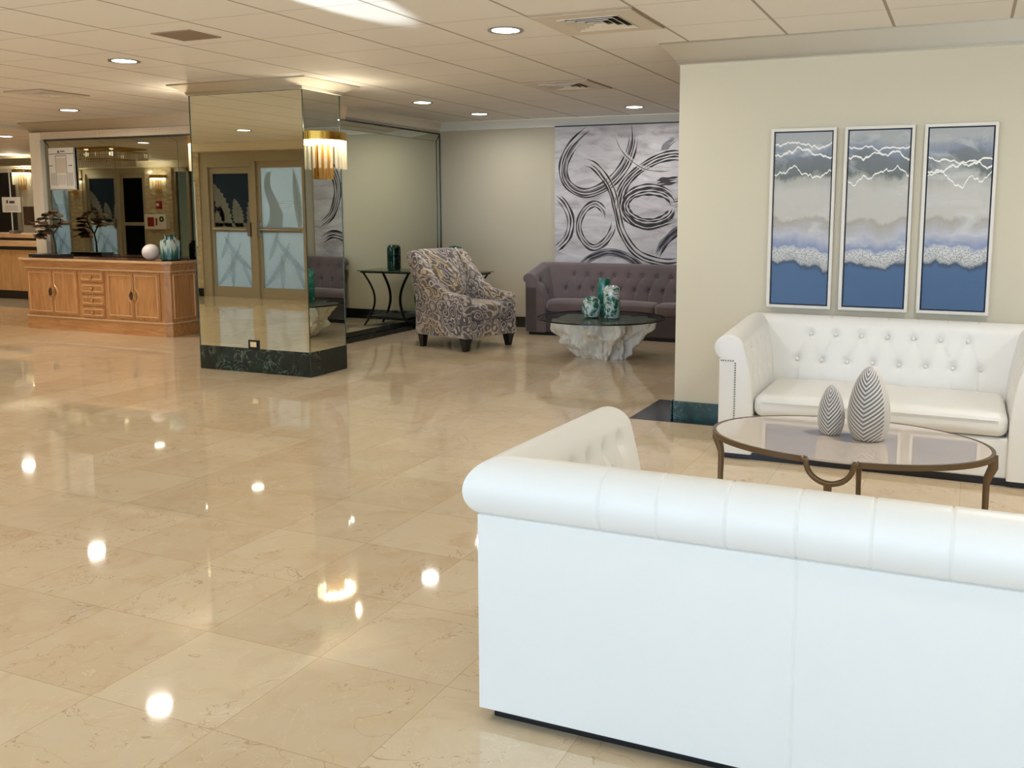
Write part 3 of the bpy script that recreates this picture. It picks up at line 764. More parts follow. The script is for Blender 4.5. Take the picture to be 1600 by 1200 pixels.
# ------------------------------------------------------------------ chesterfield sofas
def chesterfield(name, label, loc, rz, W, D, H, arm_front, leather, base_mat, seats, bspace, rows, roll=.085, arm_t=.19, seat_z=(.25, .385), plinth=.035,
                 nails=True, seams=None, back_seam=True, tuft=.020, btn_mat=None, lower_mat=None):
    """local frame: outer back face along y=0, arms reach to y=D, seat opens towards +y, x from 0 to W"""
    t = thing(name, label, 'sofa', loc, rz)
    r = roll; uc, zc = -(r - .03), H - r
    th0 = -math.acos(min(1, -uc / r))
    prof = []   # (u, z, nu, nz, inner?)
    zb = zc + r * sin(th0)
    for i in range(9): prof.append((0.0, plinth + (zb - .004 - plinth) * i / 8, 1, 0, 0))
    prof.append((-.006, zb - .001, 1, 0, 0))
    for i in range(26):
        th = th0 + (radians(158) - th0) * i / 25
        prof.append((uc + r * cos(th), zc + r * sin(th), cos(th), sin(th), max(0, min(1, (th - radians(95)) / radians(45)))))
    u1, z1 = prof[-1][0], prof[-1][1]; u2, z2 = -arm_t, seat_z[0] + .06
    for i in range(1, 27):
        q = i / 26; nn = Vector((-(z1 - z2), -(u1 - u2) * -1)).normalized()
        bulge = .012 * sin(pi * q)
        prof.append((u1 + (u2 - u1) * q - bulge, z1 + (z2 - z1) * q, -1, 0, 1 if q < .9 else .3))
    prof.append((-arm_t, plinth + .02, -1, 0, 0)); prof.append((-arm_t, plinth, -1, 0, 0))
    np_ = len(prof)
    # buttons
    zt, zl = rows
    def u_at(z):   # inner surface u at a height
        best = min((p for p in prof if p[4] > .2), key=lambda p: abs(p[1] - z)); return best[0]
    inner0 = arm_t; nb = int((W - 2 * inner0 - .02) // bspace)
    bx_low = [W / 2 + (i - (nb - 1) / 2) * bspace for i in range(nb)]
    bx_top = [W / 2 + (i - (nb - 2) / 2) * bspace for i in range(nb - 1)]
    na = int((D - inner0 - .06) // (bspace * .95))
    ay_low = [inner0 + .09 + i * bspace * .95 for i in range(na)]
    ay_top = [y + bspace * .475 for y in ay_low[:-1]] + ([ay_low[-1] + bspace * .475] if ay_low[-1] + bspace * .475 < D - .05 else [])
    def tufts(sv, z, low, top):
        d = 0.0
        for c, zz in [(q, zl) for q in low] + [(q, zt) for q in top]:
            ds = (sv - c) ** 2 + (z - zz) ** 2
            if ds < .02: d += tuft * exp(-ds / (.024 ** 2)) + tuft * .35 * exp(-ds / (.06 ** 2))
        # folds between neighbouring buttons
        for a in low:
            for b in top:
                if abs(a - b) < bspace * .6 and zl < z < zt:
                    f = (z - zl) / (zt - zl); cx = a + (b - a) * f
                    d += tuft * .42 * exp(-((sv - cx) / .008) ** 2)
        for b in top:
            if z > zt: d += tuft * .18 * exp(-((sv - b) / .010) ** 2) * max(0, 1 - (z - zt) / .06)
        for a in low:
            if z < zl: d += tuft * .36 * exp(-((sv - a) / .008) ** 2)
        return d
    if seams is None: seams = [x for x in [W / 2 + i * .164 for i in range(-6, 7)] if .25 < x < W - .25]
    aseams = []
    def stations(L, extra, lo=.04):
        st = set(round(-.04 + (L + lo) * i / int(L / .0135), 5) for i in range(int(L / .0135) + 1))
        for e in extra:
            for q in (-.008, -.004, -.002, 0, .002, .004, .008): st.add(round(e + q, 5))
        return sorted(x for x in st if -.05 <= x <= L + .05)
    def hscale(y, z):
        if y <= .12 or z < .30: return z
        f = min(1, (y - .12) / (D - .12)); k = 1 + (arm_front / H - 1) * f
        return .30 + (z - .30) * ((H * k - .30) / (H - .30))
    def point(p, along, run):
        u, z, nu, nz, inn = p
        d = 0.0
        if run == 'back':
            x = max(-u, min(W + u, along))
            if inn: d = tufts(x, z, bx_low, bx_top) * inn
            if z > zb - .002 and inn < .6:
                for e in seams: d += .0035 * exp(-((x - e) / .0028) ** 2)
            if back_seam and nu == 1 and nz == 0 and inn == 0: d += .003 * exp(-((x - W / 2) / .0028) ** 2)
            return (x, -(u - d * nu), z - d * nz)
        y = max(-u, along)
        if inn: d = tufts(y, z, ay_low, ay_top) * inn
        zz = hscale(y, z - d * nz)
        xx = -(u - d * nu)
        return (xx if run == 'left' else W - xx, y, zz)
    def run_mesh(st, run, flip):
        vs = [point(p, a, run) for a in st for p in prof]; fs = []
        for i in range(len(st) - 1):
            for j in range(np_ - 1):
                f = (i * np_ + j, i * np_ + j + 1, (i + 1) * np_ + j + 1, (i + 1) * np_ + j)
                fs.append(f[::-1] if flip else f)
        return vs, fs
    s = S()
    s.add(*run_mesh(stations(W, seams + [W / 2], .08), 'back', False))
    sa = stations(D - .010, [])
    s.add(*run_mesh(sa, 'left', True)); s.add(*run_mesh(sa, 'right', False))
    # rounded arm fronts
    for run in ('left', 'right'):
        loops = []
        for (dy, sh) in ((-.010, 0), (-.003, .003), (0, .010)):
            lp = []
            cen = Vector((-(-arm_t / 2), .35))
            for p in prof:
                x, y, z = point((p[0] - p[2] * sh, p[1] - p[3] * sh, p[2], p[3], p[4] if sh == 0 else 0), D - .010, run)
                if sh == 0: lp.append((x, D + dy, z))
                else:
                    x0, y0_, z0_ = point(p, D - .010, run); lp.append((x0 + (1 if run == 'left' else -1) * p[2] * sh, D + dy, max(plinth, z0_ - p[3] * sh)))
            loops.append(lp)
        vs = [q for lp in loops for q in lp]
        fs = [(i * np_ + j, i * np_ + j + 1, (i + 1) * np_ + j + 1, (i + 1) * np_ + j) for i in range(2) for j in range(np_ - 1)]
        fs.append(tuple(2 * np_ + j for j in range(np_)))
        s.add(vs, fs)
    s.build('upholstered_frame', leather, t, 50)
    # apron and plinth
    S().rbox(arm_t - .01, W - arm_t + .01, .10, D - .035, plinth, seat_z[0] - .004, .015, 4).build('seat_apron', lower_mat or leather, t, 50)
    S().box(.03, W - .03, .03, D - .035, 0, plinth + .002).build('plinth', base_mat, t, bevel=.003)
    n = seats; w = (W - 2 * arm_t) / n
    for i in range(n):
        S().rbox(arm_t + i * w + .003, arm_t + (i + 1) * w - .003, arm_t + .006, D - .012, seat_z[0], seat_z[1] - .012, .05, 14, .022, 5).build('seat_cushion', leather, t, 50)
    S().tube([(arm_t + .05, D - .008, seat_z[1] - .045), (W / 2, D - .006, seat_z[1] - .040), (W - arm_t - .05, D - .008, seat_z[1] - .045)], .0035, 6).build('piping', leather, t, 60)
    # buttons
    B = S().sphere((0, 0, 0), .011, 10)
    bo = None
    for (run, arr, zz) in (('back', bx_low, zl), ('back', bx_top, zt), ('left', ay_low, zl), ('left', ay_top, zt), ('right', ay_low, zl), ('right', ay_top, zt)):
        for c in arr:
            u = u_at(zz)
            if run == 'back': p = (c, -u - tuft * 1.0, zz)
            else:
                if c < -u: continue
                p = ((-u - tuft * 1.0) if run == 'left' else W + u + tuft * 1.0, c, hscale(c, zz))
            if bo is None: o = bo = B.build('tuft_button', btn_mat or leather, t, 60)
            else: o = bo.copy(); COL.objects.link(o); o.parent = t
            o.location = p
    if lower_mat:
        for sd in (0, 1):
            x0_, x1_ = (.012, .135) if sd == 0 else (W - .135, W - .012)
            S().box(x0_, x1_, D - .004, D + .007, plinth + .01, arm_front - 2.05 * r).build('arm_shade_panel', lower_mat, t, bevel=.004)  # thin panel whose darker colour paints shade on the arm front
    if nails:
        for sd in ('left', 'right'):
            k = S()
            def nx(x): return x if sd == 'left' else W - x
            zf = arm_front - 2 * r * (arm_front / H) + .015
            z = .13
            while z < zf:
                k.sphere((nx(.092), D + .0005, z), .0048, 6); z += .0135
            x = .012
            while x < .09: k.sphere((nx(x), D + .0005, zf), .0048, 6); x += .0135
            x = .012
            while x < .09: k.sphere((nx(x), D + .0005, .13), .0048, 6); x += .0135
            k.build('nailhead_trim', M['nail'], t, 60, weld=False)
    return t

chesterfield('chesterfield_sofa', 'white leather rolled-arm sofa seen from behind with plain seamed back', (-1.165, 2.16, 0), 0, 1.68, .88, .737, .715,
             M['white_leather'], M['plinth'], 1, .145, (.635, .49), tuft=.036, seams=[.354, .505, .674, .840, 1.005, 1.17, 1.33])
chesterfield('chesterfield_sofa', 'white button-tufted leather sofa against the wall under the three paintings', (.435, 6.0, 0), pi, 1.675, .84, .755, .705,
             M['white_leather'], M['plinth'], 1, .147, (.648, .490))
chesterfield('chesterfield_sofa', 'mauve velvet tufted sofa below the large swirl canvas', (-1.52, 10.118, 0), pi, 3.02, .523, .80, .69,
             M['purple_velvet'], M['plinth'], 2, .165, (.665, .505), roll=.075, arm_t=.24, seat_z=(.27, .41), nails=False, tuft=.024, lower_mat=M['shaded_velvet'])

# ------------------------------------------------------------------ oval coffee table
def oval_table():
    cx, cy, zt = -.43, 4.15, .42
    t = thing('coffee_table', 'oval coffee table with greige glass top and bronze frame', 'coffee table', (cx, cy, 0), radians(-3))
    a, b = .585, .41
    n = 64
    S().lathe([(.0001, zt), (1 * .972, zt), (.978, zt - .003), (.978, zt - .012), (.0001, zt - .012)], n, (0, 0, 0), a, b).build('table_top', M['table_top'], t, 40)
    s = S()
    for k in (0, 1):
        s.lathe([(.975, zt + .001), (1.0, zt + .001), (1.0, zt - .022), (.96, zt - .022), (.96, zt - .013), (.975, zt - .013), (.975, zt + .001)], n // 2, (0, 0, 0), a, b, -pi / 2 + .155 + k * pi, pi / 2 - .155 + k * pi)
    s.build('rim', M['bronze'], t, 40)
    def leg_end(sg):
        s = S(); x = sg * (a - .012)
        s.tube([(x, 0, zt - .01), (x + sg * .004, 0, zt - .06), (x - sg * .012, 0, zt - .10), (x - sg * .018, 0, zt - .13), (x - sg * .016, 0, .10), (x - sg * .01, 0, 0)],
               [.022, .021, .018, .0145, .0125, .011], 8, (1, .75))
        s.build('leg', M['bronze'], t, 50)
    leg_end(-1); leg_end(1)
    for sg in (-1, 1):
        s = S(); y = sg * (b - .012)
        R = .092
        arc = [(-R * cos(q), y, zt - .015 - R * .92 * sin(q)) for q in [pi * i / 16 for i in range(17)]]
        s.tube([(-R - .02, y, zt - .004)] + arc + [(R + .02, y, zt - .004)], .0125, 8, (1, .9))
        for q in (-1,):
            s.tube([(-.004, y, zt - .015 - R * .92), (-.002, y, .15), (0, y, 0)], [.017, .013, .011], 8)
        s.build('leg', M['bronze'], t, 50)
    return t
oval_table()

def egg(h, w, loc, rz, label):
    n, k = 96, 64; s = S(); vs = []; fs = []
    for j in range(k + 1):
        q = j / k; z = h * q
        t_ = .10 + .90 * q; rr = w / 2 * 1.02 * sqrt(max(0.0, 1 - (2 * t_ - 1) ** 2)) * (1.13 - .40 * q)
        if q == 1: rr = .0005
        for i in range(n):
            a = 2 * pi * i / n
            lean = .012 * q * q
            aa = abs(atan2(cos(a), -sin(a)))
            ph = z - aa * EGG_SLOPE
            d = .0026 * sin(EGG_K * ph) * (1 if aa < (1.05 if cos(a) > 0 else 2.4) else 0) * min(1, 4 * q) * min(1, 5 * (1 - q))
            vs.append(((rr + d) * cos(a), (rr + d) * sin(a), z))
    for j in range(k):
        for i in range(n): fs.append((j * n + i, j * n + (i + 1) % n, (j + 1) * n + (i + 1) % n, (j + 1) * n + i))
    fs.append(tuple(reversed(range(n))))
    s.add(vs, fs); o = s.build('egg_ornament', M['egg'], None, 60)
    o.location = loc; o.rotation_euler = (0, 0, rz)
    tag(o, label, 'ornament', 'carved egg ornaments')
egg(.315, .175, (-.345, 4.16, .4215), radians(-10), 'taller grey and white leaf-carved egg ornament on the oval table')
egg(.218, .115, (-.505, 4.20, .4215), radians(-6), 'smaller grey and white leaf-carved egg ornament on the oval table')

# ------------------------------------------------------------------ paintings
def painting(x0, x1, z0, z1, label, m):
    t = thing('framed_painting', label, 'painting', (x0, 6.04, z0), 0, 'three framed abstract seascapes')
    w, h, e, dp = x1 - x0, z1 - z0, .018, .042
    s = S().box(0, w, -dp, 0, 0, e).box(0, w, -dp, 0, h - e, h).box(0, e, -dp, 0, e, h - e).box(w - e, w, -dp, 0, e, h - e)
    s.build('frame', principled('white_frame', 'ded8cf', .4), t, bevel=.002)
    S().box(e, w - e, -.012, -.004, e, h - e).build('backing', principled('navy_gap', '26304a', .6), t)
    c = S().box(0, w - 2 * e - .016, -.016, 0, 0, h - 2 * e - .016).build('canvas', m, t)
    c.location = (e + .008, -.013, e + .008)
PX = [(-1.147, -.754), (-.706, -.308), (-.256, .137)]
painting(*PX[0], .787, 1.895, 'tall framed blue seascape, first of three counting from the wall end', make_seascape('seascape_paint_1', 0.0, .985, .92, .80))
painting(*PX[1], .787, 1.895, 'tall framed blue seascape hanging between the two others', make_seascape('seascape_paint_2', .44, .95, .90, .80))
painting(*PX[2], .787, 1.895, 'tall framed blue seascape, third counting from the wall end, above the eggs', make_seascape('seascape_paint_3', .89, .87, .83, .77))

# large swirl canvas
def swirl_canvas():
    x0, z1 = -4.42, 2.345
    t = thing('abstract_canvas', 'huge unframed grey canvas with dark looping brush swirls above the mauve sofa', 'painting', (x0, YB - .045, .70))
    w, h = 2.3, z1 - .70
    s = S(); s.cur = 0; s.box(0, w, 0, .035, 0, h)
    K = .00145
    def XZ(p): return ((p[0] - 8) * K, h - (p[1] - 30) * K)
    def spline(pts, n=10):
        P = [pts[0]] + list(pts) + [pts[-1]]; out = []
        for i in range(1, len(P) - 2):
            for j in range(n):
                q = j / n; a, b, c, d = P[i - 1], P[i], P[i + 1], P[i + 2]
                out.append(tuple(.5 * (2 * b[k] + (c[k] - a[k]) * q + (2 * a[k] - 5 * b[k] + 4 * c[k] - d[k]) * q * q + (-a[k] + 3 * b[k] - 3 * c[k] + d[k]) * q ** 3) for k in (0, 1)))
        out.append(pts[-1]); return out
    rnd = random.Random(3)
    layer = [0]
    def ribbon(pts, width, lines, mats):
        C = [XZ(p) for p in spline(pts)]
        n = len(C)
        nor = []
        for i in range(n):
            a, b = C[max(0, i - 1)], C[min(n - 1, i + 1)]
            d = Vector((b[0] - a[0], b[1] - a[1])).normalized(); nor.append((-d.y, d.x))
        width *= 1.2
        for L in range(lines):
            o = (L + .5) / lines - .5
            s.cur = mats[L % len(mats)]
            wd = width / lines * (rnd.uniform(.40, .62) if mats[L % len(mats)] == 3 else rnd.uniform(.9, 1.35)) / 2
            a0 = int(rnd.uniform(0, .12) * n); a1 = n - int(rnd.uniform(0, .12) * n)
            layer[0] += 1; y = -.0006 - .00002 * layer[0]
            ph = rnd.uniform(0, 6)
            vs = []
            m = 0
            for i in range(a0, a1):
                tp = min(1, (i - a0 + .3) / 6, (a1 - i - .7) / 6)
                ww = wd * max(.1, tp) * (1 + .35 * sin(i * .55 + ph))
                oo = o * width * (1 + .12 * sin(i * .13 + L))
                for sg in (-1, 1):
                    q = oo + sg * ww
                    X_, Z_ = C[i][0] + nor[i][0] * q, C[i][1] + nor[i][1] * q
                    vs.append((min(max(X_, 0), w), y, min(max(Z_, 0), h)))
                m += 1
            s.add(vs, [(2 * i, 2 * i + 1, 2 * i + 3, 2 * i + 2) for i in range(m - 1)])
    D_, B_, W_, G_ = 1, 2, 3, 4
    ribbon([(10, 560), (90, 630), (145, 750), (125, 880), (60, 960), (5, 1000)], .075, 5, [G_, W_, D_, W_, B_])
    ribbon([(300, 60), (160, 180), (85, 330), (115, 470), (260, 550), (450, 490), (590, 350), (660, 180), (655, 20)], .095, 8, [B_, W_, D_, W_, B_, G_, W_, D_])
    ribbon([(435, 770), (420, 690), (350, 640), (265, 690), (220, 800), (250, 900), (335, 970), (430, 930), (495, 840), (515, 740)], .075, 6, [D_, W_, G_, W_, B_, W_])
    ribbon([(190, 1165), (300, 1065), (480, 1010), (630, 1050), (730, 1120), (790, 1210)], .07, 5, [G_, D_, G_, B_, G_])
    ribbon([(900, 250), (930, 195), (1000, 140)], .06, 4, [G_, G_])
    ribbon([(860, 1040), (920, 935), (1000, 860), (1100, 800)], .075, 5, [B_, G_, D_])
    ribbon([(830, 1210), (830, 1110)], .05, 4, [D_, W_])
    ribbon([(860, 480), (930, 465), (1030, 450)], .07, 3, [D_, D_])
    E_ = [(800 + 205 * cos(a), 655 + 130 * sin(a)) for a in [2 * pi * i / 14 for i in range(15)]]
    ribbon(E_, .10, 8, [B_, W_, B_, W_, D_, B_, W_, D_])
    ribbon([(545, 780), (545, 640), (575, 520), (650, 420), (760, 340), (880, 285), (1010, 265), (1140, 300)], .10, 8, [B_, W_, B_, W_, D_, W_, B_, W_])
    ribbon([(510, 80), (560, 200), (640, 290), (760, 365), (900, 385), (1010, 375)], .045, 4, [W_, G_, W_])
    ribbon([(205, 295), (330, 322), (430, 420), (500, 540), (540, 680), (590, 850), (700, 1000), (850, 1065), (1000, 1075), (1150, 1020)], .085, 7, [B_, W_, D_, W_, W_, B_, W_])
    ribbon([(1110, 60), (1220, 250), (1200, 470), (1090, 600), (960, 640)], .09, 7, [B_, W_, D_, W_, B_, W_, D_])
    ribbon([(1500, 200), (1380, 330), (1330, 520), (1400, 720), (1540, 830)], .09, 7, [B_, W_, G_, W_, B_, W_, D_])
    ribbon([(1160, 1150), (1250, 950), (1400, 900), (1520, 960)], .08, 6, [D_, W_, B_, W_, G_, B_])
    ribbon([(600, 700), (700, 790), (820, 810), (1000, 760)], .05, 4, [B_, W_, B_])
    s.build('canvas', [M['canvas'], M['stroke_dark'], M['stroke_black'], M['stroke_white'], M['stroke_grey']], t, weld=False)
    S().box(.01, w - .01, .034, .045, .01, h - .01).build('stretcher_frame', M['maple'], t)
    S().box(0, w, -.004, .04, h, h + .012).build('top_edge', principled('dark_canvas_edge', '2c2a2b', .5), t)
swirl_canvas()

# ------------------------------------------------------------------ root coffee table
def root_table():
    cx, cy = -3.17, 8.39
    t = thing('root_table', 'round smoked glass coffee table on a bleached tree root base', 'coffee table', (cx, cy, 0))
    zt = .385
    n, k = 220, 60; vs = []; fs = []
    lobes = [(-2.5, .16, .5), (-1.75, .10, .3), (-1.1, .12, .35), (-.35, .16, .4), (.4, .15, .45), (1.2, .14, .4), (2.0, .15, .4), (2.75, .16, .5)]
    for j in range(k + 1):
        q = j / k; z = (zt - .014) * q
        for i in range(n):
            a = 2 * pi * i / n - pi
            base = .235 + .165 * q ** 1.1
            r = base
            for (la, am, wd) in lobes:
                sh = la + .25 * sin(3 * q + la)
                d = (a - sh + pi) % (2 * pi) - pi
                r += am * exp(-(d / (wd * .55)) ** 2) * (.25 + .75 * q)
            # deep grooves between roots
            v = Vector((cos(a) * 2.2, sin(a) * 2.2, z * 3.2))
            nz = noise.noise(v * 1.6 + Vector((3, 1, 7)))
            r += .10 * nz * (.5 + q * .6) + .045 * noise.noise(v * 4) + .012 * noise.noise(v * 9)
            r -= .10 * max(0, noise.noise(v * 2.5 + Vector((9, 2, 4)))) 
            # burl that flares near the floor
            for (ba, bz, am) in ((-2.45, .14, .17), (-1.62, .27, .075), (-1.2, .22, .05), (-.9, .06, .03), (2.4, .1, .08)):
                d = (a - ba + pi) % (2 * pi) - pi
                r += am * exp(-(d / .28) ** 2 - ((z - bz) / .045) ** 2)
            if q < .12: r *= .93 + .07 * q / .12
            r = max(.12, min(r, .60))
            vs.append((r * cos(a) + .03, r * sin(a) * .80, z))
    for j in range(k):
        for i in range(n): fs.append((j * n + i, j * n + (i + 1) % n, (j + 1) * n + (i + 1) % n, (j + 1) * n + i))
    fs.append(tuple(reversed(range(n)))); fs.append(tuple(k * n + i for i in range(n)))
    s = S(); s.add(vs, fs); s.build('root_base', M['root'], t, 70)
    R = .615
    S().lathe([(R - .003, zt), (.0001, zt)], 72).build('glass_top', M['smoke_glass'], t, weld=False)
    S().lathe([(R - .003, zt), (R, zt - .002), (R, zt - .011), (R - .004, zt - .013), (R - .003, zt)], 72).build('glass_rim', M['glass_edge'], t, 40)
root_table()
def vase(name, prof, m, loc, label, group=None, n=28, cat='vase'):
    o = S().lathe(prof, n).build(name, m, None, 50); o.location = loc
    return tag(o, label, cat, group)
zt = .3862
vase('glass_vase', [(.05, 0), (.075, .01), (.088, .06), (.09, .11), (.08, .16), (.055, .185), (.045, .19), (.045, .196), (.035, .196), (.04, .17), (.0001, .16)], M['vase_white'], (-3.245, 8.33, zt), 'short round teal and white swirled glass vase on the root table', 'art glass vases on the root table')
vase('glass_vase', [(.07, 0), (.078, .01), (.08, .2), (.082, .25), (.072, .285), (.05, .305), (.04, .306), (.035, .29), (.0001, .28)], M['vase_white'], (-3.05, 8.36, zt), 'tall domed white swirled glass vase on the root table', 'art glass vases on the root table')
vase('glass_vase', [(.055, 0), (.062, .01), (.062, .33), (.056, .35), (.045, .352), (.04, .34), (.0001, .33)], M['vase_green'], (-3.22, 8.60, zt), 'slim teal cylinder glass vase standing behind the round one', 'art glass vases on the root table')

# ------------------------------------------------------------------ armchair
def armchair():
    # local frame: x across (-.37...37), y forward (front at y=0, back at y=-.8)
    c = Vector(((-4.495 - 4.313) / 2, (8.136 + 8.759) / 2, 0))
    fwd = Vector((.96, -.28)); ang = atan2(-fwd.x, fwd.y)      # local +y -> fwd
    t = thing('armchair', 'medallion-print sloping-arm armchair with black tapered feet', 'armchair', (c.x + fwd.x * .04, c.y + fwd.y * .04, 0), ang)
    F = M['chair_fabric']
    hw, th = .375, .105
    # side profile (y forward, z)
    top = [(0.0, .50), (-.02, .545), (-.06, .56), (-.16, .565), (-.26, .58), (-.35, .61), (-.45, .68), (-.545, .77), (-.625, .86), (-.69, .935), (-.74, .975), (-.79, .985), (-.835, .972), (-.86, .945), (-.855, .90)]
    bot = [(-.795, .72), (-.735, .50), (-.735, .13), (0, .13)]
    poly = top + bot
    for sg in (-1, 1):
        s = S()
        n = len(poly); cen = Vector((sum(p[0] for p in poly) / n, sum(p[1] for p in poly) / n))
        xo, xi = sg * hw, sg * (hw - th)
        # rounded edges: outer / inner faces shrunk along local normals
        nor = []
        for i in range(n):
            a, b = Vector(poly[i - 1]), Vector(poly[(i + 1) % n]); d = (b - a).normalized(); nor.append(Vector((-d.y, d.x)))
        if (Vector(poly[2]) + nor[2] * .1).y < poly[2][1]: nor = [-q for q in nor]
        loops = []
        for (f, sh) in ((0, .022), (.08, .007), (.22, 0), (.78, 0), (.92, .007), (1, .022)):
            loops.append([(xo + (xi - xo) * f, p[0] - nor[i].x * sh, p[1] - nor[i].y * sh) for i, p in enumerate(poly)])
        vs = [q for lp in loops for q in lp]
        fs = [(i * n + j, i * n + (j + 1) % n, (i + 1) * n + (j + 1) % n, (i + 1) * n + j) for i in range(5) for j in range(n)]
        fs += [tuple(range(n)), tuple(reversed([5 * n + j for j in range(n)]))]
        s.add(vs, fs); s.build('arm', F, t, 50)
    # backrest: padded panel that leans back and rolls over at the top
    s = S(); iw = hw - th + .012
    path = [(-.50, .30, .05), (-.53, .45, .075), (-.575, .60, .085), (-.635, .74, .08), (-.695, .86, .07), (-.745, .93, .058)]
    vs = []; rows = 22; cols = 20
    def interp(q):
        q *= len(path) - 1; i = min(int(q), len(path) - 2); f = q - i
        return tuple(path[i][k] + (path[i + 1][k] - path[i][k]) * f for k in range(3))
    loop = []
    for j in range(rows + 1):
        y, z, p = interp(j / rows)
        for i in range(cols + 1):
            x = -iw + 2 * iw * i / cols
            e = 1 - (abs(x) / iw) ** 4
            vs.append((x, y + p * .55 * e - .02, z + .25 * p * e * (j / rows)))
    fs = [(j * (cols + 1) + i, j * (cols + 1) + i + 1, (j + 1) * (cols + 1) + i + 1, (j + 1) * (cols + 1) + i) for j in range(rows) for i in range(cols)]
    s.add(vs, fs)
    # roll and rear panel
    rollp = [interp(1)[:2]]
    y1, z1, p1 = interp(1)
    sec = []
    for i in range(cols + 1):
        x = -iw + 2 * iw * i / cols; e = 1 - (abs(x) / iw) ** 4
        y, z = y1 + p1 * .55 * e - .02, z1 + .25 * p1 * e
        sec.append([(x, y, z), (x, y - .015, z + .028 + .006 * e), (x, -.79, .99 + .008 * e), (x, -.835, .975), (x, -.857, .945), (x, -.85, .90), (x, -.79, .72), (x, -.732, .5), (x, -.732, .13)])
    m = len(sec[0]); vs = [q for c_ in sec for q in c_]
    fs = [(i * m + j, (i + 1) * m + j, (i + 1) * m + j + 1, i * m + j + 1) for i in range(cols) for j in range(m - 1)]
    s.add(vs, fs)
    s.build('backrest', F, t, 60)
    S().rbox(-iw, iw, -.70, -.012, .13, .30, .012, 8).build('seat_frame', F, t, 50)
    S().rbox(-iw + .004, iw - .004, -.56, .012, .302, .455, .05, 14, .03, 5).build('seat_cushion', F, t, 50)
    for (x, y, r2) in ((-.312, -.063, .046), (.312, -.063, .046), (-.315, -.68, .038), (.315, -.68, .038)):
        S().taper(x, y, 0, .132, .024, .024, r2, r2).build('leg', M['black_wood'], t, bevel=.003)
armchair()

# ------------------------------------------------------------------ end table in the corner
def end_table():
    t = thing('end_table', 'black iron end table with glass top in the corner behind the armchair', 'side table', (-5.525, 9.76, 0))
    zt = .675
    a, b = .37, .26
    S().box(-a, a, -b, b, zt - .012, zt).build('glass_top', clear_glass('green_edge_glass', (.55, .68, .62, 1), 1.6), t, bevel=.003)
    s = S().box(-a + .04, a - .04, -b + .03, b - .03, zt - .032, zt - .013)
    s2 = S()
    for q in (-1, 1):
        s2.tube([(-a + .02, q * (b - .05), zt - .022), (a - .02, q * (b - .05), zt - .022)], .011, 8)
        s2.tube([(q * (a - .03), -b + .05, zt - .022), (q * (a - .03), b - .05, zt - .022)], .011, 8)
    s2.build('top_frame', M['black_iron'], t, 50)
    for sx in (-1, 1):
        for sy in (-1, 1):
            x0, y0 = sx * (a - .05), sy * (b - .06)
            P = []
            for i in range(15):
                q = i / 14; bow = sin(pi * q)
                P.append((x0 - sx * .14 * bow, y0 - sy * .03 * bow, (zt - .03) * (1 - q)))
            S().tube(P, .0135, 8, (1.5, .8)).build('leg', M['black_iron'], t, 50)
    S().box(-a + .07, a - .07, -b + .07, b - .07, .10, .118).build('lower_shelf', M['black_iron'], t, bevel=.003)
    vase('green_vase', [(.07, 0), (.083, .01), (.084, .25), (.08, .28), (.062, .30), (.045, .302), (.04, .29), (.0001, .28)], M['vase_dark'], (-5.525, 9.75, zt + .001),
         'dark green mottled vase on the iron end table', None)
end_table()

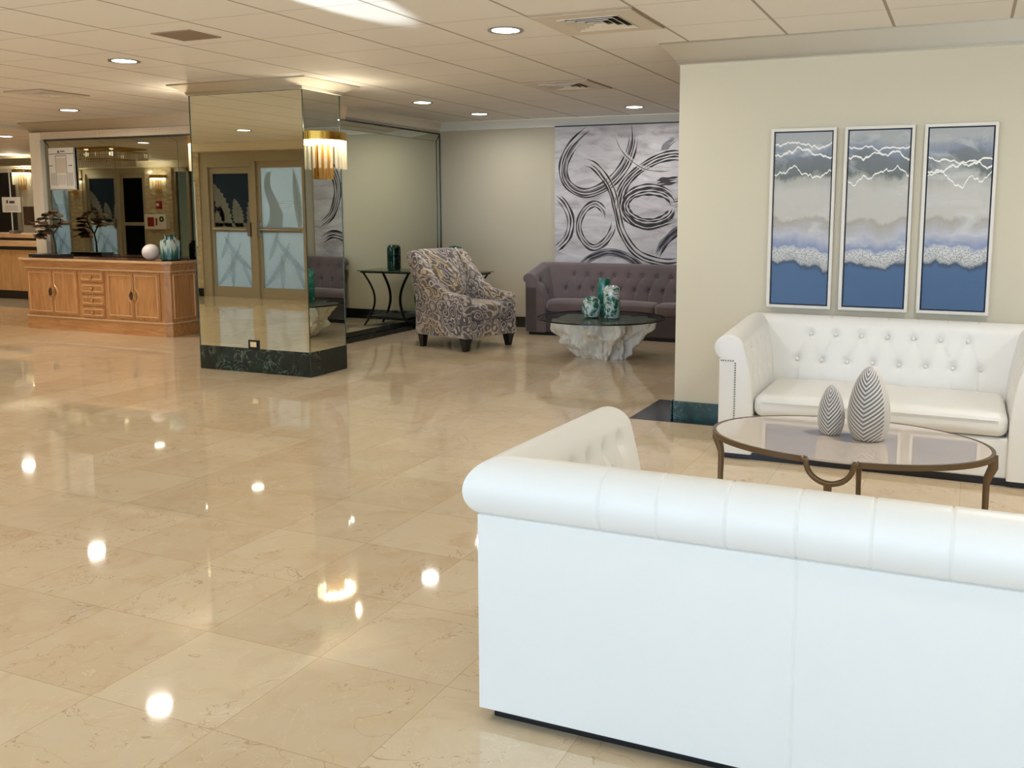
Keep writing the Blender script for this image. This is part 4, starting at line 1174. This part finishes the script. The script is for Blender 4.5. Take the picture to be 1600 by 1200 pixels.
# ------------------------------------------------------------------ sideboard
def sideboard():
    x0, x1, y0, y1 = -10.2, -8.0, 7.755, 8.19
    t = thing('sideboard', 'long honey oak sideboard with panelled doors and four small drawers', 'sideboard', (x0, y0, 0))
    w, d = x1 - x0, y1 - y0; ch = .05
    def oct_(e, y_in=0.0): # footprint with a chamfered front corner, e = overhang
        return [(-e, -e), (w - ch + e * .4, -e), (w + e, ch - e * .4), (w + e, d), (-e, d)]
    S().prism(oct_(0), 'z', .15, .72).build('body', M['oak'], t)
    s = S(); s.prism(oct_(.012), 'z', 0, .12); s.prism(oct_(.006), 'z', .12, .142)
    s.build('base_moulding', M['oak_x'], t)
    S().prism(oct_(.022), 'z', .142, .160).build('base_bead', M['oak_light'], t, bevel=.004)
    s = S()
    for i in range(6):
        q0, q1 = i / 6, (i + 1) / 6
        s.prism(oct_(.004 + .045 * q0 ** 2), 'z', .728 + .08 * q0, .728 + .08 * q1)
    s.build('cornice', M['oak_x'], t)
    S().prism(oct_(.018), 'z', .712, .730).build('cornice_bead', M['oak_light'], t, bevel=.004)
    S().prism(oct_(.056), 'z', .808, .834).build('top_board', M['oak_light'], t, bevel=.005)
    S().prism(oct_(.03), 'z', .834, .837).build('top_inlay', M['red_top'], t)
    def panel(a, b, z0, z1, nm, notch, mat_=M['oak']):
        s = S().box(a, b, -.016, 0, z0, z1)
        e = .028
        # raised moulding: ring that steps out round a curved notch towards the pull
        ring = [(a + e, z0 + e), (b - e, z0 + e), (b - e, z1 - e), (a + e, z1 - e)]
        zm = (z0 + z1) / 2
        if notch == 1: ring = [(a + e, z0 + e), (b - e, z0 + e), (b - e, zm - .085), (b - e - .03, zm - .05), (b - e - .055, zm), (b - e - .03, zm + .05), (b - e, zm + .085), (b - e, z1 - e), (a + e, z1 - e)]
        if notch == -1: ring = [(a + e, z0 + e), (b - e, z0 + e), (b - e, z1 - e), (a + e, z1 - e), (a + e, zm + .085), (a + e + .03, zm + .05), (a + e + .055, zm), (a + e + .03, zm - .05), (a + e, zm - .085)]
        o = s.build(nm, mat_, t, bevel=.002)
        q = S(); R = ring + [ring[0], ring[1]]
        for i in range(len(ring)):
            p0, p1 = R[i], R[i + 1]
            q.tube([(p0[0], -.018, p0[1]), (p1[0], -.018, p1[1])], .0085, 6)
        q.build('panel_moulding', M['oak_mid'], o, 50)
        return o
    iron = principled('dark_pull_metal', '4a3628', .3, .7)
    gold = principled('antique_knob', 'c49a5e', .3, .7)
    D = [(.03, .435, 1), (.445, .84, -1), (1.31, 1.71, 1), (1.72, 2.10, -1)]
    for a, b, nt_ in D:
        o = panel(a, b, .185, .695, 'door', nt_)
        q = S(); xx = (b - .022) if nt_ == 1 else (a + .022)
        q.tube([(xx + .024 * cos(u) * .6, -.030, .44 + .036 * sin(u)) for u in [2 * pi * i / 14 for i in range(15)]], .0065, 6)
        q.sphere((xx, -.024, .478), .011, 8)
        q.build('pull', iron if nt_ == 1 else gold, o, 50)
    for i in range(4):
        z1_ = .70 - i * .136
        o = panel(.90, 1.26, z1_ - .122, z1_, 'drawer', 0)
        S().sphere((1.08, -.032, z1_ - .061), .019, 12).build('knob', gold, o, 60)
    # side panel
    s = S()
    for (p0, p1) in (((.09, .20), (d - .04, .20)), ((d - .04, .20), (d - .04, .68)), ((d - .04, .68), (.09, .68)), ((.09, .68), (.09, .20))):
        s.tube([(w + .003, p0[0], p0[1]), (w + .003, p1[0], p1[1])], .0085, 6)
    s.build('side_moulding', M['oak_mid'], t, 50)
sideboard()
ZS = .8372
def bonsai():
    t = thing('metal_bonsai', 'bronze leaf tree sculpture on a black tray', 'sculpture', (-10.03, 7.96, ZS))
    S().box(-.27, .27, -.09, .09, 0, .035).build('tray', M['black_wood'], t, bevel=.004)
    s = S()
    s.tube([(.09, 0, .03), (.085, 0, .16), (.06, 0, .26), (0, 0, .34), (-.05, 0, .42), (-.04, 0, .50)], [.012, .011, .010, .009, .008, .005], 8)
    s.tube([(.06, 0, .26), (.14, .01, .36), (.2, .01, .45)], [.008, .007, .004], 6)
    s.tube([(.0, 0, .34), (-.14, -.01, .34)], [.008, .004], 6)
    s.build('trunk', M['black_iron'], t, 50)
    rnd = random.Random(5)
    pads = [(-.14, -.02, .26), (-.10, .03, .31), (-.16, 0, .36), (-.06, -.03, .40), (-.13, .02, .45), (-.03, 0, .50), (.12, .02, .44), (.19, -.02, .49), (.05, .03, .53), (.2, .03, .40), (-.19, .03, .30), (-.07, -.02, .28), (-.18, -.03, .41), (-.09, .03, .365), (-.20, .02, .235), (.15, -.03, .36), (-.11, -.03, .225)]
    proto = None
    for (x, y, z) in pads:
        s = S(); n, m = 20, 6; L, Wd = .092, .05
        vs = []; fs = []
        for j in range(m + 1):
            for i in range(n + 1):
                u = -1 + 2 * i / n; v = -1 + 2 * j / m
                hw = Wd * (1 - u * u) ** .6 + .002
                vs.append((u * L, v * hw, .016 * sin(u * 4 + .6) * (1 - abs(v) * .6) - .01 * u * u + .008))
        for j in range(m):
            for i in range(n): fs.append((j * (n + 1) + i, j * (n + 1) + i + 1, (j + 1) * (n + 1) + i + 1, (j + 1) * (n + 1) + i))
        k = len(vs); vs += [(a, b, c_ - .012 * max(.15, (1 - (a / L) ** 2))) for a, b, c_ in vs]
        fs += [tuple(q + k for q in f[::-1]) for f in fs]
        if proto is None: s.add(vs, fs); o = proto = s.build('leaf_pad', M['steel_leaf'], t, 60)
        else: o = proto.copy(); COL.objects.link(o); o.parent = t
        o.location = (x, y, z); o.rotation_euler = (rnd.uniform(-.2, .2), rnd.uniform(-.15, .15), rnd.uniform(-.5, .5))
bonsai()
o = S().sphere((0, 0, .089), .095, 28, .94).build('ceramic_ball', M['white_ball'], None, 60); o.location = (-8.365, 7.90, ZS)
tag(o, 'smooth white ceramic ball on the oak sideboard', 'ornament')
vase('glazed_vase', [(.085, 0), (.104, .015), (.106, .10), (.106, .205), (.102, .222), (.090, .230), (.066, .233), (.065, .268), (.072, .277), (.072, .284), (.062, .285), (.058, .25), (.0001, .24)], M['drip'], (-8.085, 7.91, ZS), 'stout green vase with pale drip glaze on the oak sideboard', 'green vases on the sideboard')
vase('glazed_vase', [(.055, 0), (.068, .01), (.07, .15), (.06, .175), (.04, .19), (.045, .205), (.035, .205), (.03, .19), (.0001, .18)], M['jar_dark'], (-8.225, 8.08, ZS), 'small dark teal jar behind the white ball', 'green vases on the sideboard')
# notice sheet on the sideboard mirror
def notice():
    t = thing('notice_sheet', 'framed white notice with door diagram and arrows on the dark mirror', 'notice', (-10.30, 8.225, 1.645))
    w, h = .44, .49
    S().box(0, w, 0, .012, 0, h).build('sheet', M['paper'], t, bevel=.001)
    s = S()
    s.box(.0, w, -.002, 0, h - .075, h - .068)
    for p in ((.0,), (w - .006,)): s.box(p[0], p[0] + .006, -.002, 0, 0, h)
    s.add([(.155, -.002, h - .058), (.205, -.002, h - .058), (.18, -.002, h - .022)], [(0, 1, 2)])
    x = .215
    for k in range(5): s.box(x, x + .010, -.002, 0, h - .05, h - .034); x += .015
    for xx, sg in ((.05, -1), (.36, 1)):
        s.box(xx - .025, xx + .025, -.002, 0, .275, .283)
        s.add([(xx + sg * .022, -.002, .268), (xx + sg * .022, -.002, .29), (xx + sg * .04, -.002, .279)], [(0, 1, 2)])
    s.build('printed_arrows', M['ink'], t, weld=False)
    s = S()
    s.box(.12, .128, -.0015, 0, .03, .40).box(.30, .308, -.0015, 0, .03, .40).box(.12, .308, -.0015, 0, .39, .40)
    for i in range(5):
        s.box(.03 + i * .018, .036 + i * .018, -.0015, 0, .04, .2 - .01 * (i % 3))
        s.box(.325 + i * .018, .331 + i * .018, -.0015, 0, .04, .2 - .012 * (i % 2))
    for i in range(6): s.box(.145 + i * .026, .15 + i * .026, -.0015, 0, .05, .17)
    s.build('printed_diagram', M['grey_ink'], t, weld=False)
    S().box(.135, .293, -.0012, 0, .19, .37).build('printed_panel', M['pink_ink'], t)
    S().box(-.004, w + .004, -.003, .013, -.012, 0).build('bottom_rail', M['chrome'], t)
notice()

# ------------------------------------------------------------------ front desk and far corner
def front_desk():
    t = thing('front_desk', 'pale maple front desk with black stripes and black kick base', 'reception desk', (-18.5, 10.2, 0))
    w = 7.6
    S().box(0, w, .04, .75, 0, .135).build('kick_base', M['dark_void'], t)
    nx = 8
    for i in range(nx): S().box(i * w / nx + .004, (i + 1) * w / nx - .004, 0, .75, .135, .775).build('front_panel', M['maple'], t, bevel=.002)
    S().box(0, w, -.01, .75, .775, .83).build('black_stripe', M['dark_void'], t)
    S().box(0, w, -.05, .78, .83, .915).build('counter_edge', M['oak_light'], t, bevel=.008)
    S().box(0, w, .18, .72, .915, .955).build('upper_stripe', M['dark_void'], t)
    S().box(0, w, .14, .78, .955, 1.02).build('upper_ledge', M['oak_light'], t, bevel=.008)
front_desk()
def screen():
    t = thing('counter_screen', 'clear acrylic counter screen with white edge standing on the front desk', 'screen', (-13.95, 10.42, 1.02))
    w, h = .95, 1.04
    S().box(0, w, -.003, .003, .01, h).build('acrylic_sheet', M['acrylic'], t)
    s = S().box(-.008, .008, -.006, .006, .0, h).box(-.008, w, -.006, .006, h - .012, h).box(w - .008, w + .008, -.006, .006, 0, h)
    s.build('edge_frame', M['white_plastic'], t)
    for x in (.05, w - .06): S().box(x - .05, x + .05, -.07, .07, 0, .05).build('foot', M['chrome'], t, bevel=.006)
    n = thing('notice_sheet', 'small white notice with dark heading fixed to the acrylic screen', 'notice', (-14.13, 10.40, 1.355))
    S().box(0, .42, 0, .006, 0, .24).build('sheet', M['paper'], n)
    s = S().box(.17, .29, -.002, 0, .14, .18).box(.10, .14, -.002, 0, .14, .19)
    s.build('printed_heading', M['ink'], n, weld=False)
    s = S()
    for i in range(4): s.box(.06, .36, -.0015, 0, .03 + i * .022, .036 + i * .022)
    s.build('printed_lines', M['grey_ink'], n, weld=False)
screen()
o = S().box(-19.3, -17.18, YF - .03, YF, 0, 2.12)
o = struct(o, 'door_1', M['dark_void'])
S().box(-17.18, -17.10, YF - .05, YF, 0, 2.18).box(-19.3, -17.10, YF - .05, YF, 2.12, 2.2).build('door_frame', M['bronze_alu'], o)
t = thing('wall_picture', 'small dark brown picture on the wall behind the front desk', 'picture', (-17.05, YF - .02, 1.10))
S().box(0, .28, 0, .02, 0, .36).build('panel_board', M['dark_wood'], t, bevel=.003)
t = thing('wood_post', 'upright dark wooden board leaning behind the front desk', 'board', (-16.45, YF - .10, 1.0))
S().box(-.06, .06, -.02, .02, -1.0, .55).build('board', M['dark_wood'], t, bevel=.004)
t = thing('mirror_strip', 'mirrored band above the wall behind the front desk', 'mirror', (-14.0, YF, 2.25))
S().box(-7.0, 3.3, -.02, -.003, 0, .14).build('mirror_glass', M['mirror'], t)

# ------------------------------------------------------------------ entrance doors
def palm(s, x, z, L, ang, n, w, y, ml=.42):
    """palm frond polygons in the x-z plane"""
    dx, dz = cos(ang), sin(ang)
    for i in range(n):
        q = (i + .5) / n
        bx, bz = x + dx * L * q, z + dz * L * q
        l = L * ml * sin(pi * (.18 + .78 * q))
        for sg in (-1, 1):
            a = ang + sg * radians(52 - 22 * q)
            tx, tz = bx + cos(a) * l, bz + sin(a) * l
            px, pz = -sin(a) * w, cos(a) * w
            mx, mz = bx + cos(a) * l * .45, bz + sin(a) * l * .45
            s.add([(bx, y, bz), (mx + px, y, mz + pz), (tx, y, tz), (mx - px, y, mz - pz)], [(0, 1, 2, 3)])
    return s
def feather(s, x, z, L, ang, w, y, curve=0.0, n=9):
    """broad saw-edged leaf"""
    C = []; a = ang
    px, pz = x, z
    for i in range(n * 2 + 1):
        C.append((px, pz, a)); a += curve / (n * 2); px += cos(a) * L / (n * 2); pz += sin(a) * L / (n * 2)
    for i in range(n * 2):
        q0, q1 = i / (n * 2), (i + 1) / (n * 2)
        def hw(q, saw): return w * (sin(pi * (.12 + .86 * q)) ** .8) * (1.0 if saw else .72)
        for sg in (-1, 1):
            (x0, z0, a0), (x1, z1, a1) = C[i], C[i + 1]
            h0, h1 = hw(q0, i % 2 == 0), hw(q1, i % 2 == 1)
            s.add([(x0, y, z0), (x1, y, z1), (x1 + sg * -sin(a1) * h1, y, z1 + sg * cos(a1) * h1), (x0 + sg * -sin(a0) * h0, y, z0 + sg * cos(a0) * h0)], [(0, 1, 2, 3)])
    return C
def rib(s, C, w, y):
    for i in range(len(C) - 1):
        (x0, z0, a0), (x1, z1, a1) = C[i], C[i + 1]
        s.add([(x0 - sin(a0) * w, y, z0 + cos(a0) * w), (x0 + sin(a0) * w, y, z0 - cos(a0) * w), (x1 + sin(a1) * w, y, z1 - cos(a1) * w), (x1 - sin(a1) * w, y, z1 + cos(a1) * w)], [(0, 1, 2, 3)])
def clip(s, x0, x1, z0, z1):
    s.v = [(min(max(v[0], x0), x1), v[1], min(max(v[2], z0), z1)) for v in s.v]; return s
def door(no, x0, x1, ztop, style, hinge=1):
    """aluminium framed glazed door; style 'etched' or 'dark'"""
    y0, y1 = YD - .11, YD - .055; e = .06
    f = S().box(x0, x0 + e, y0, y1, 0, ztop).box(x1 - e, x1, y0, y1, 0, ztop).box(x0 + e, x1 - e, y0, y1, ztop - .10, ztop)
    f.box(x0 + e, x1 - e, y0, y1, 0, .17).box(x0 + e, x1 - e, y0, y1, 1.05, 1.125)
    d = struct(f, 'door_%d' % no, M['bronze_alu'], bevel=.003)
    ym = (y0 + y1) / 2
    a, b = x0 + e, x1 - e
    if style == 'dark':
        S().box(a, b, ym - .003, ym + .003, .17, 1.05).build('door_pane', M['dark_glass'], d)
        S().box(a, b, ym - .003, ym + .003, 1.125, ztop - .10).build('door_pane', M['dark_glass'], d)
        return d
    S().box(a, b, ym - .003, ym + .003, .17, 1.05).build('door_pane', M['frost'], d)
    S().box(a, b, ym - .003, ym + .003, 1.125, ztop - .10).build('door_pane', M['tint_glass'] if hinge > 0 else M['frost'], d)
    yl = ym + .005
    s = S(); r = S(); w = b - a
    if hinge > 0:
        for (fx, fz, L, an, fw, cu) in ((.42, 1.10, .82, 108, .13, .25), (.70, 1.08, .50, 95, .12, .2), (.98, 1.12, .66, 84, .10, -.2), (.08, 1.10, .36, 70, .12, .4)):
            rib(r, feather(s, a + fx * w, fz, L, radians(an), fw * w / .7, yl, cu), .006, yl + .001)
        s.box(a, b, yl - .001, yl, 1.125, 1.19)
    else:
        P = []
        for i in range(17):
            q = i / 16; P.append((a + w * (.30 + .13 * sin(.6 + q * 5.0) - .1 * (1 - q)), 1.13 + q * .86, .05 + .11 * (1 - q) ** 1.5))
        for i in range(16):
            (u0, v0, k0), (u1, v1, k1) = P[i], P[i + 1]
            s.add([(u0 - k0, yl, v0), (u0 + k0, yl, v0), (u1 + k1, yl, v1), (u1 - k1, yl, v1)], [(0, 1, 2, 3)])
        rib(r, feather(s, a + .9 * w, 1.14, .86, radians(93), .085, yl, .1), .006, yl + .001)
        for i in range(6):   # faint lines of etched lettering too small to read
            k = .17 - .026 * i
            r.box(a + w * .58 - k, a + w * .58 + k, yl, yl + .001, 1.52 - i * .032, 1.53 - i * .032)
    clip(s, a, b, 1.125, ztop - .10); clip(r, a, b, 1.125, ztop - .10)
    s.build('etched_motif', M['etch'], d, weld=False)
    s = S(); k = S()
    yl += .001
    for (fx, fz, L, an, fw, cu) in ((.05, .20, .85, 40, .05, .5), (.98, .45, .75, 148, .05, -.4), (.45, .17, .55, 85, .05, .2), (.15, .62, .5, 60, .045, .3), (.98, .17, .45, 110, .04, .2)):
        C = feather(k, a + fx * w, fz, L, radians(an), fw * w / .7, yl, cu)
        rib(r, C, .007, yl + .001)
        for i in range(2, len(C) - 2, 2):
            x_, z_, a_ = C[i]
            for sg in (-1, 1):
                l = .13 * sin(pi * i / len(C)) + .02; aa = a_ + sg * .75
                rib(s, [(x_, z_, aa), (x_ + cos(aa) * l, z_ + sin(aa) * l, aa)], .0055, yl + .001)
    clip(s, a, b, .17, 1.05); clip(k, a, b, .17, 1.05)
    for v_ in (s, k): pass
    r.v = [(min(max(q[0], a), b), q[1], q[2]) for q in r.v]
    k.build('etched_leaves', M['etch_soft'], d, weld=False)
    r.add(s.v, s.f); r.v = [(q[0], q[1], min(max(q[2], .17), ztop - .10)) for q in r.v]
    r.build('etched_veins', M['etch_line'], d, weld=False)
    s = S(); hx = x0 + .04 if hinge < 0 else x1 - .04
    s.box(hx - .03, hx + .03, y1, y1 + .05, .98, 1.20); s.tube([(x0 + .08, y1 + .045, 1.09), (x1 - .08, y1 + .045, 1.09)], .013, 8)
    s.build('push_bar', M['chrome'], d, 50)
    return d
n = 2
door(n, -11.22, -10.37, 2.07, 'etched', 1); n += 1
door(n, -10.26, -9.33, 2.15, 'etched', -1); n += 1
fr = S().box(-11.38, -11.22, YD - .14, YD - .02, 0, 2.3).box(-10.37, -10.26, YD - .14, YD - .02, 0, 2.3).box(-9.33, -9.26, YD - .14, YD - .02, 0, 2.3).box(-11.22, -10.37, YD - .14, YD - .02, 2.07, 2.3).box(-10.26, -9.33, YD - .14, YD - .02, 2.15, 2.3)
struct(fr, 'trim_9', M['bronze_alu'], bevel=.003)
for (a, b, st, hg) in ((-19.82, -19.02, 'etched', -1), (-18.45, -17.55, 'etched', 1), (-17.42, -16.7, 'dark', 1)):
    door(n, a, b, 2.2, st, hg); n += 1
fr = S().box(-19.9, -19.82, YD - .14, YD - .02, 0, 2.3).box(-19.02, -18.92, YD - .14, YD - .02, 0, 2.3).box(-18.55, -18.45, YD - .14, YD - .02, 0, 2.3).box(-17.55, -17.42, YD - .14, YD - .02, 0, 2.3).box(-16.7, -16.62, YD - .14, YD - .02, 0, 2.3).box(-19.82, -16.7, YD - .139, YD - .021, 2.2, 2.3)
struct(fr, 'trim_10', M['bronze_alu'], bevel=.003)
w = struct(S().box(-15.85, -15.78, YD - .12, YD - .04, 0, 2.3).box(-15.07, -15.0, YD - .12, YD - .04, 0, 2.3).box(-15.46, -15.40, YD - .12, YD - .04, 0, 2.3).box(-15.78, -15.07, YD - .12, YD - .04, 2.22, 2.3), 'window_5', M['bronze_alu'])
S().box(-15.78, -15.07, YD - .083, YD - .077, 0, 2.22).build('window_pane', clear_glass('dim_glass', (.18, .16, .11, 1), 1.4), w)
struct(S().box(-18.92, -18.55, YD - .15, YD + .01, 0, 2.3), 'wall_pier', M['stone'])
sconce('crystal rod wall lamp on the pier between two etched doors', (-18.72, YD + .01, 2.12), pi / 2, 8)
# things on the stone pier
t = thing('alarm_strobe', 'small dark red alarm strobe on the stone pier', 'alarm', (-16.22, YD - .004, 1.42))
S().box(-.07, .07, 0, .05, 0, .17).build('strobe_body', M['red'], t, bevel=.006)
S().box(-.03, .03, .05, .07, .06, .12).build('strobe_lens', M['white_plastic'], t, bevel=.004)
t = thing('safety_cabinet', 'white safety cabinet with red windows below the alarm strobe', 'cabinet', (-16.25, YD, .98))
S().box(-.31, .31, 0, .12, 0, .32).build('cabinet_box', M['white_plastic'], t, bevel=.006)
S().box(-.22, -.03, .12, .125, .06, .26).build('cabinet_window', M['red'], t)
S().box(.02, .06, .12, .13, .08, .24).build('cabinet_latch', M['red'], t)
S().lathe([(.03, 0), (.06, 0), (.06, .012), (.03, .012), (.03, 0)], 20, (0, 0, 0)).build('dial', M['black_iron'], t, 40).matrix_local = Matrix.Translation((.19, .12, .22)) @ Matrix.Rotation(-pi / 2, 4, 'X')
t = thing('wall_poster', 'tall pale framed poster on the stone wall beside the entrance doors', 'poster', (-11.62, YD, .81))
S().box(-.17, .17, 0, .03, 0, 1.03).build('panel_frame', M['white_plastic'], t, bevel=.004)
S().box(-.13, .13, .03, .033, .04, .99).build('panel_sheet', principled('pale_green_sheet', 'b9c9b0', .5), t)

# ------------------------------------------------------------------ crystal ceiling fixture (seen in the mirror)
def chandelier():
    t = thing('crystal_chandelier', 'long rectangular crystal fringe chandelier reflected in the sideboard mirror', 'chandelier', (-14.2, 4.4, HC))
    a, b = 1.0, .4
    s = S().box(-a, a, -b, b, -.03, 0); s.build('ceiling_plate', M['gold'], t, bevel=.004)
    s = S()
    for z in (-.08, -.2):
        f = 1 if z == -.08 else .8
        s.box(-a * f, a * f, -b * f, -b * f + .012, z, z + .02).box(-a * f, a * f, b * f - .012, b * f, z, z + .02).box(-a * f, -a * f + .012, -b * f, b * f, z, z + .02).box(a * f - .012, a * f, -b * f, b * f, z, z + .02)
    s.build('tier_frame', M['gold'], t)
    g = S()
    for f, z0, z1, st in ((1, -.2, -.08, .045), (.8, -.30, -.2, .045)):
        x = -a * f
        while x <= a * f:
            g.cyl(x, -b * f, z0, z1, .012, 6); g.cyl(x, b * f, z0, z1, .012, 6); x += st
        y = -b * f
        while y <= b * f:
            g.cyl(-a * f, y, z0, z1, .012, 6); g.cyl(a * f, y, z0, z1, .012, 6); y += st
    g.build('crystal_fringe', principled('sparkling_crystal', 'e4dccb', .1, .3), t, 40, weld=False)['kind'] = 'stuff'
    for x in (-.6, 0, .6): S().sphere((x, 0, -.09), .04, 10).build('bulb', emission('chandelier_bulb', (1, .88, .65, 1), 6), t, 60)
chandelier()

# ------------------------------------------------------------------ light
w = bpy.data.worlds.new('daylight'); scene.world = w; w.use_nodes = True
nt = w.node_tree; bg = nt.nodes['Background']; g = N(nt)
_z = g.sep(g.coords('Generated'))[2]
nt.links.new(g.ramp(g.math('MULTIPLY_ADD', _z, .5, .5), [(.44, (.60, .68, .76, 1)), (.52, (.20, .315, .47, 1))]), bg.inputs[0])   # sunlit pavement below, open sky above
bg.inputs[1].default_value = 13.0
def area(name, loc, rot, sx, sy, power, col, portal=False):
    L = bpy.data.lights.new(name, 'AREA'); L.shape = 'RECTANGLE'; L.size = sx; L.size_y = sy; L.energy = power; L.color = col
    if portal: L.cycles.is_portal = True
    o = bpy.data.objects.new(name, L); COL.objects.link(o); o.location = loc; o.rotation_euler = rot; return o
for a, b in WIN:
    area('window_portal', ((a + b) / 2, YN - .16, (WZ0 + WZ1) / 2), (pi / 2, 0, 0), b - a, WZ1 - WZ0, 1, (1, 1, 1), True)
for a, b in OPEN:
    area('door_portal', ((a + b) / 2, YD - .2, 1.15), (pi / 2, 0, 0), b - a, 2.3, 1, (1, 1, 1), True)
# spot added outside a window to put a sun-glint patch on the ceiling
L = bpy.data.lights.new('ceiling_glint', 'SPOT'); L.energy = 12000; L.color = (.82, .92, 1.0); L.spot_size = radians(3.4); L.spot_blend = .25; L.shadow_soft_size = .03
o = bpy.data.objects.new('ceiling_glint', L); COL.objects.link(o); o.location = (-2.45, -4.2, .4)
d = Vector((-2.95, 3.75, HC)) - Vector(o.location); o.rotation_euler = d.to_track_quat('-Z', 'Y').to_euler()

# ------------------------------------------------------------------ camera
cam = bpy.data.cameras.new('camera'); co = bpy.data.objects.new('camera', cam); COL.objects.link(co)
f_px = 1473.5
cam.sensor_fit = 'HORIZONTAL'; cam.sensor_width = 36.0; cam.lens = f_px * 36 / 1600
cam.shift_x = (800 - 869.3) / 1600; cam.shift_y = (518.2 - 600) / 1600
yaw, pitch, roll_ = radians(23.42), radians(7.30), radians(.0765)
co.matrix_world = Matrix.Translation((0, 0, 1.39)) @ Matrix.Rotation(yaw, 4, 'Z') @ Matrix.Rotation(pi / 2 - pitch, 4, 'X') @ Matrix.Rotation(roll_, 4, 'Z')
cam.clip_start = .05; cam.clip_end = 200
scene.camera = co
vs = scene.view_settings
vs.view_transform = 'Standard'; vs.look = 'None'; vs.gamma = 1.0; vs.exposure = 0.09
try: vs.use_curve_mapping = False
except Exception: pass
scene.cycles.max_bounces = 12; scene.cycles.diffuse_bounces = 5; scene.cycles.glossy_bounces = 7; scene.cycles.transparent_max_bounces = 16; scene.cycles.transmission_bounces = 6
scene.cycles.use_denoising = True
scene.cycles.sample_clamp_indirect = 6.0
scene.cycles.caustics_reflective = False; scene.cycles.caustics_refractive = False
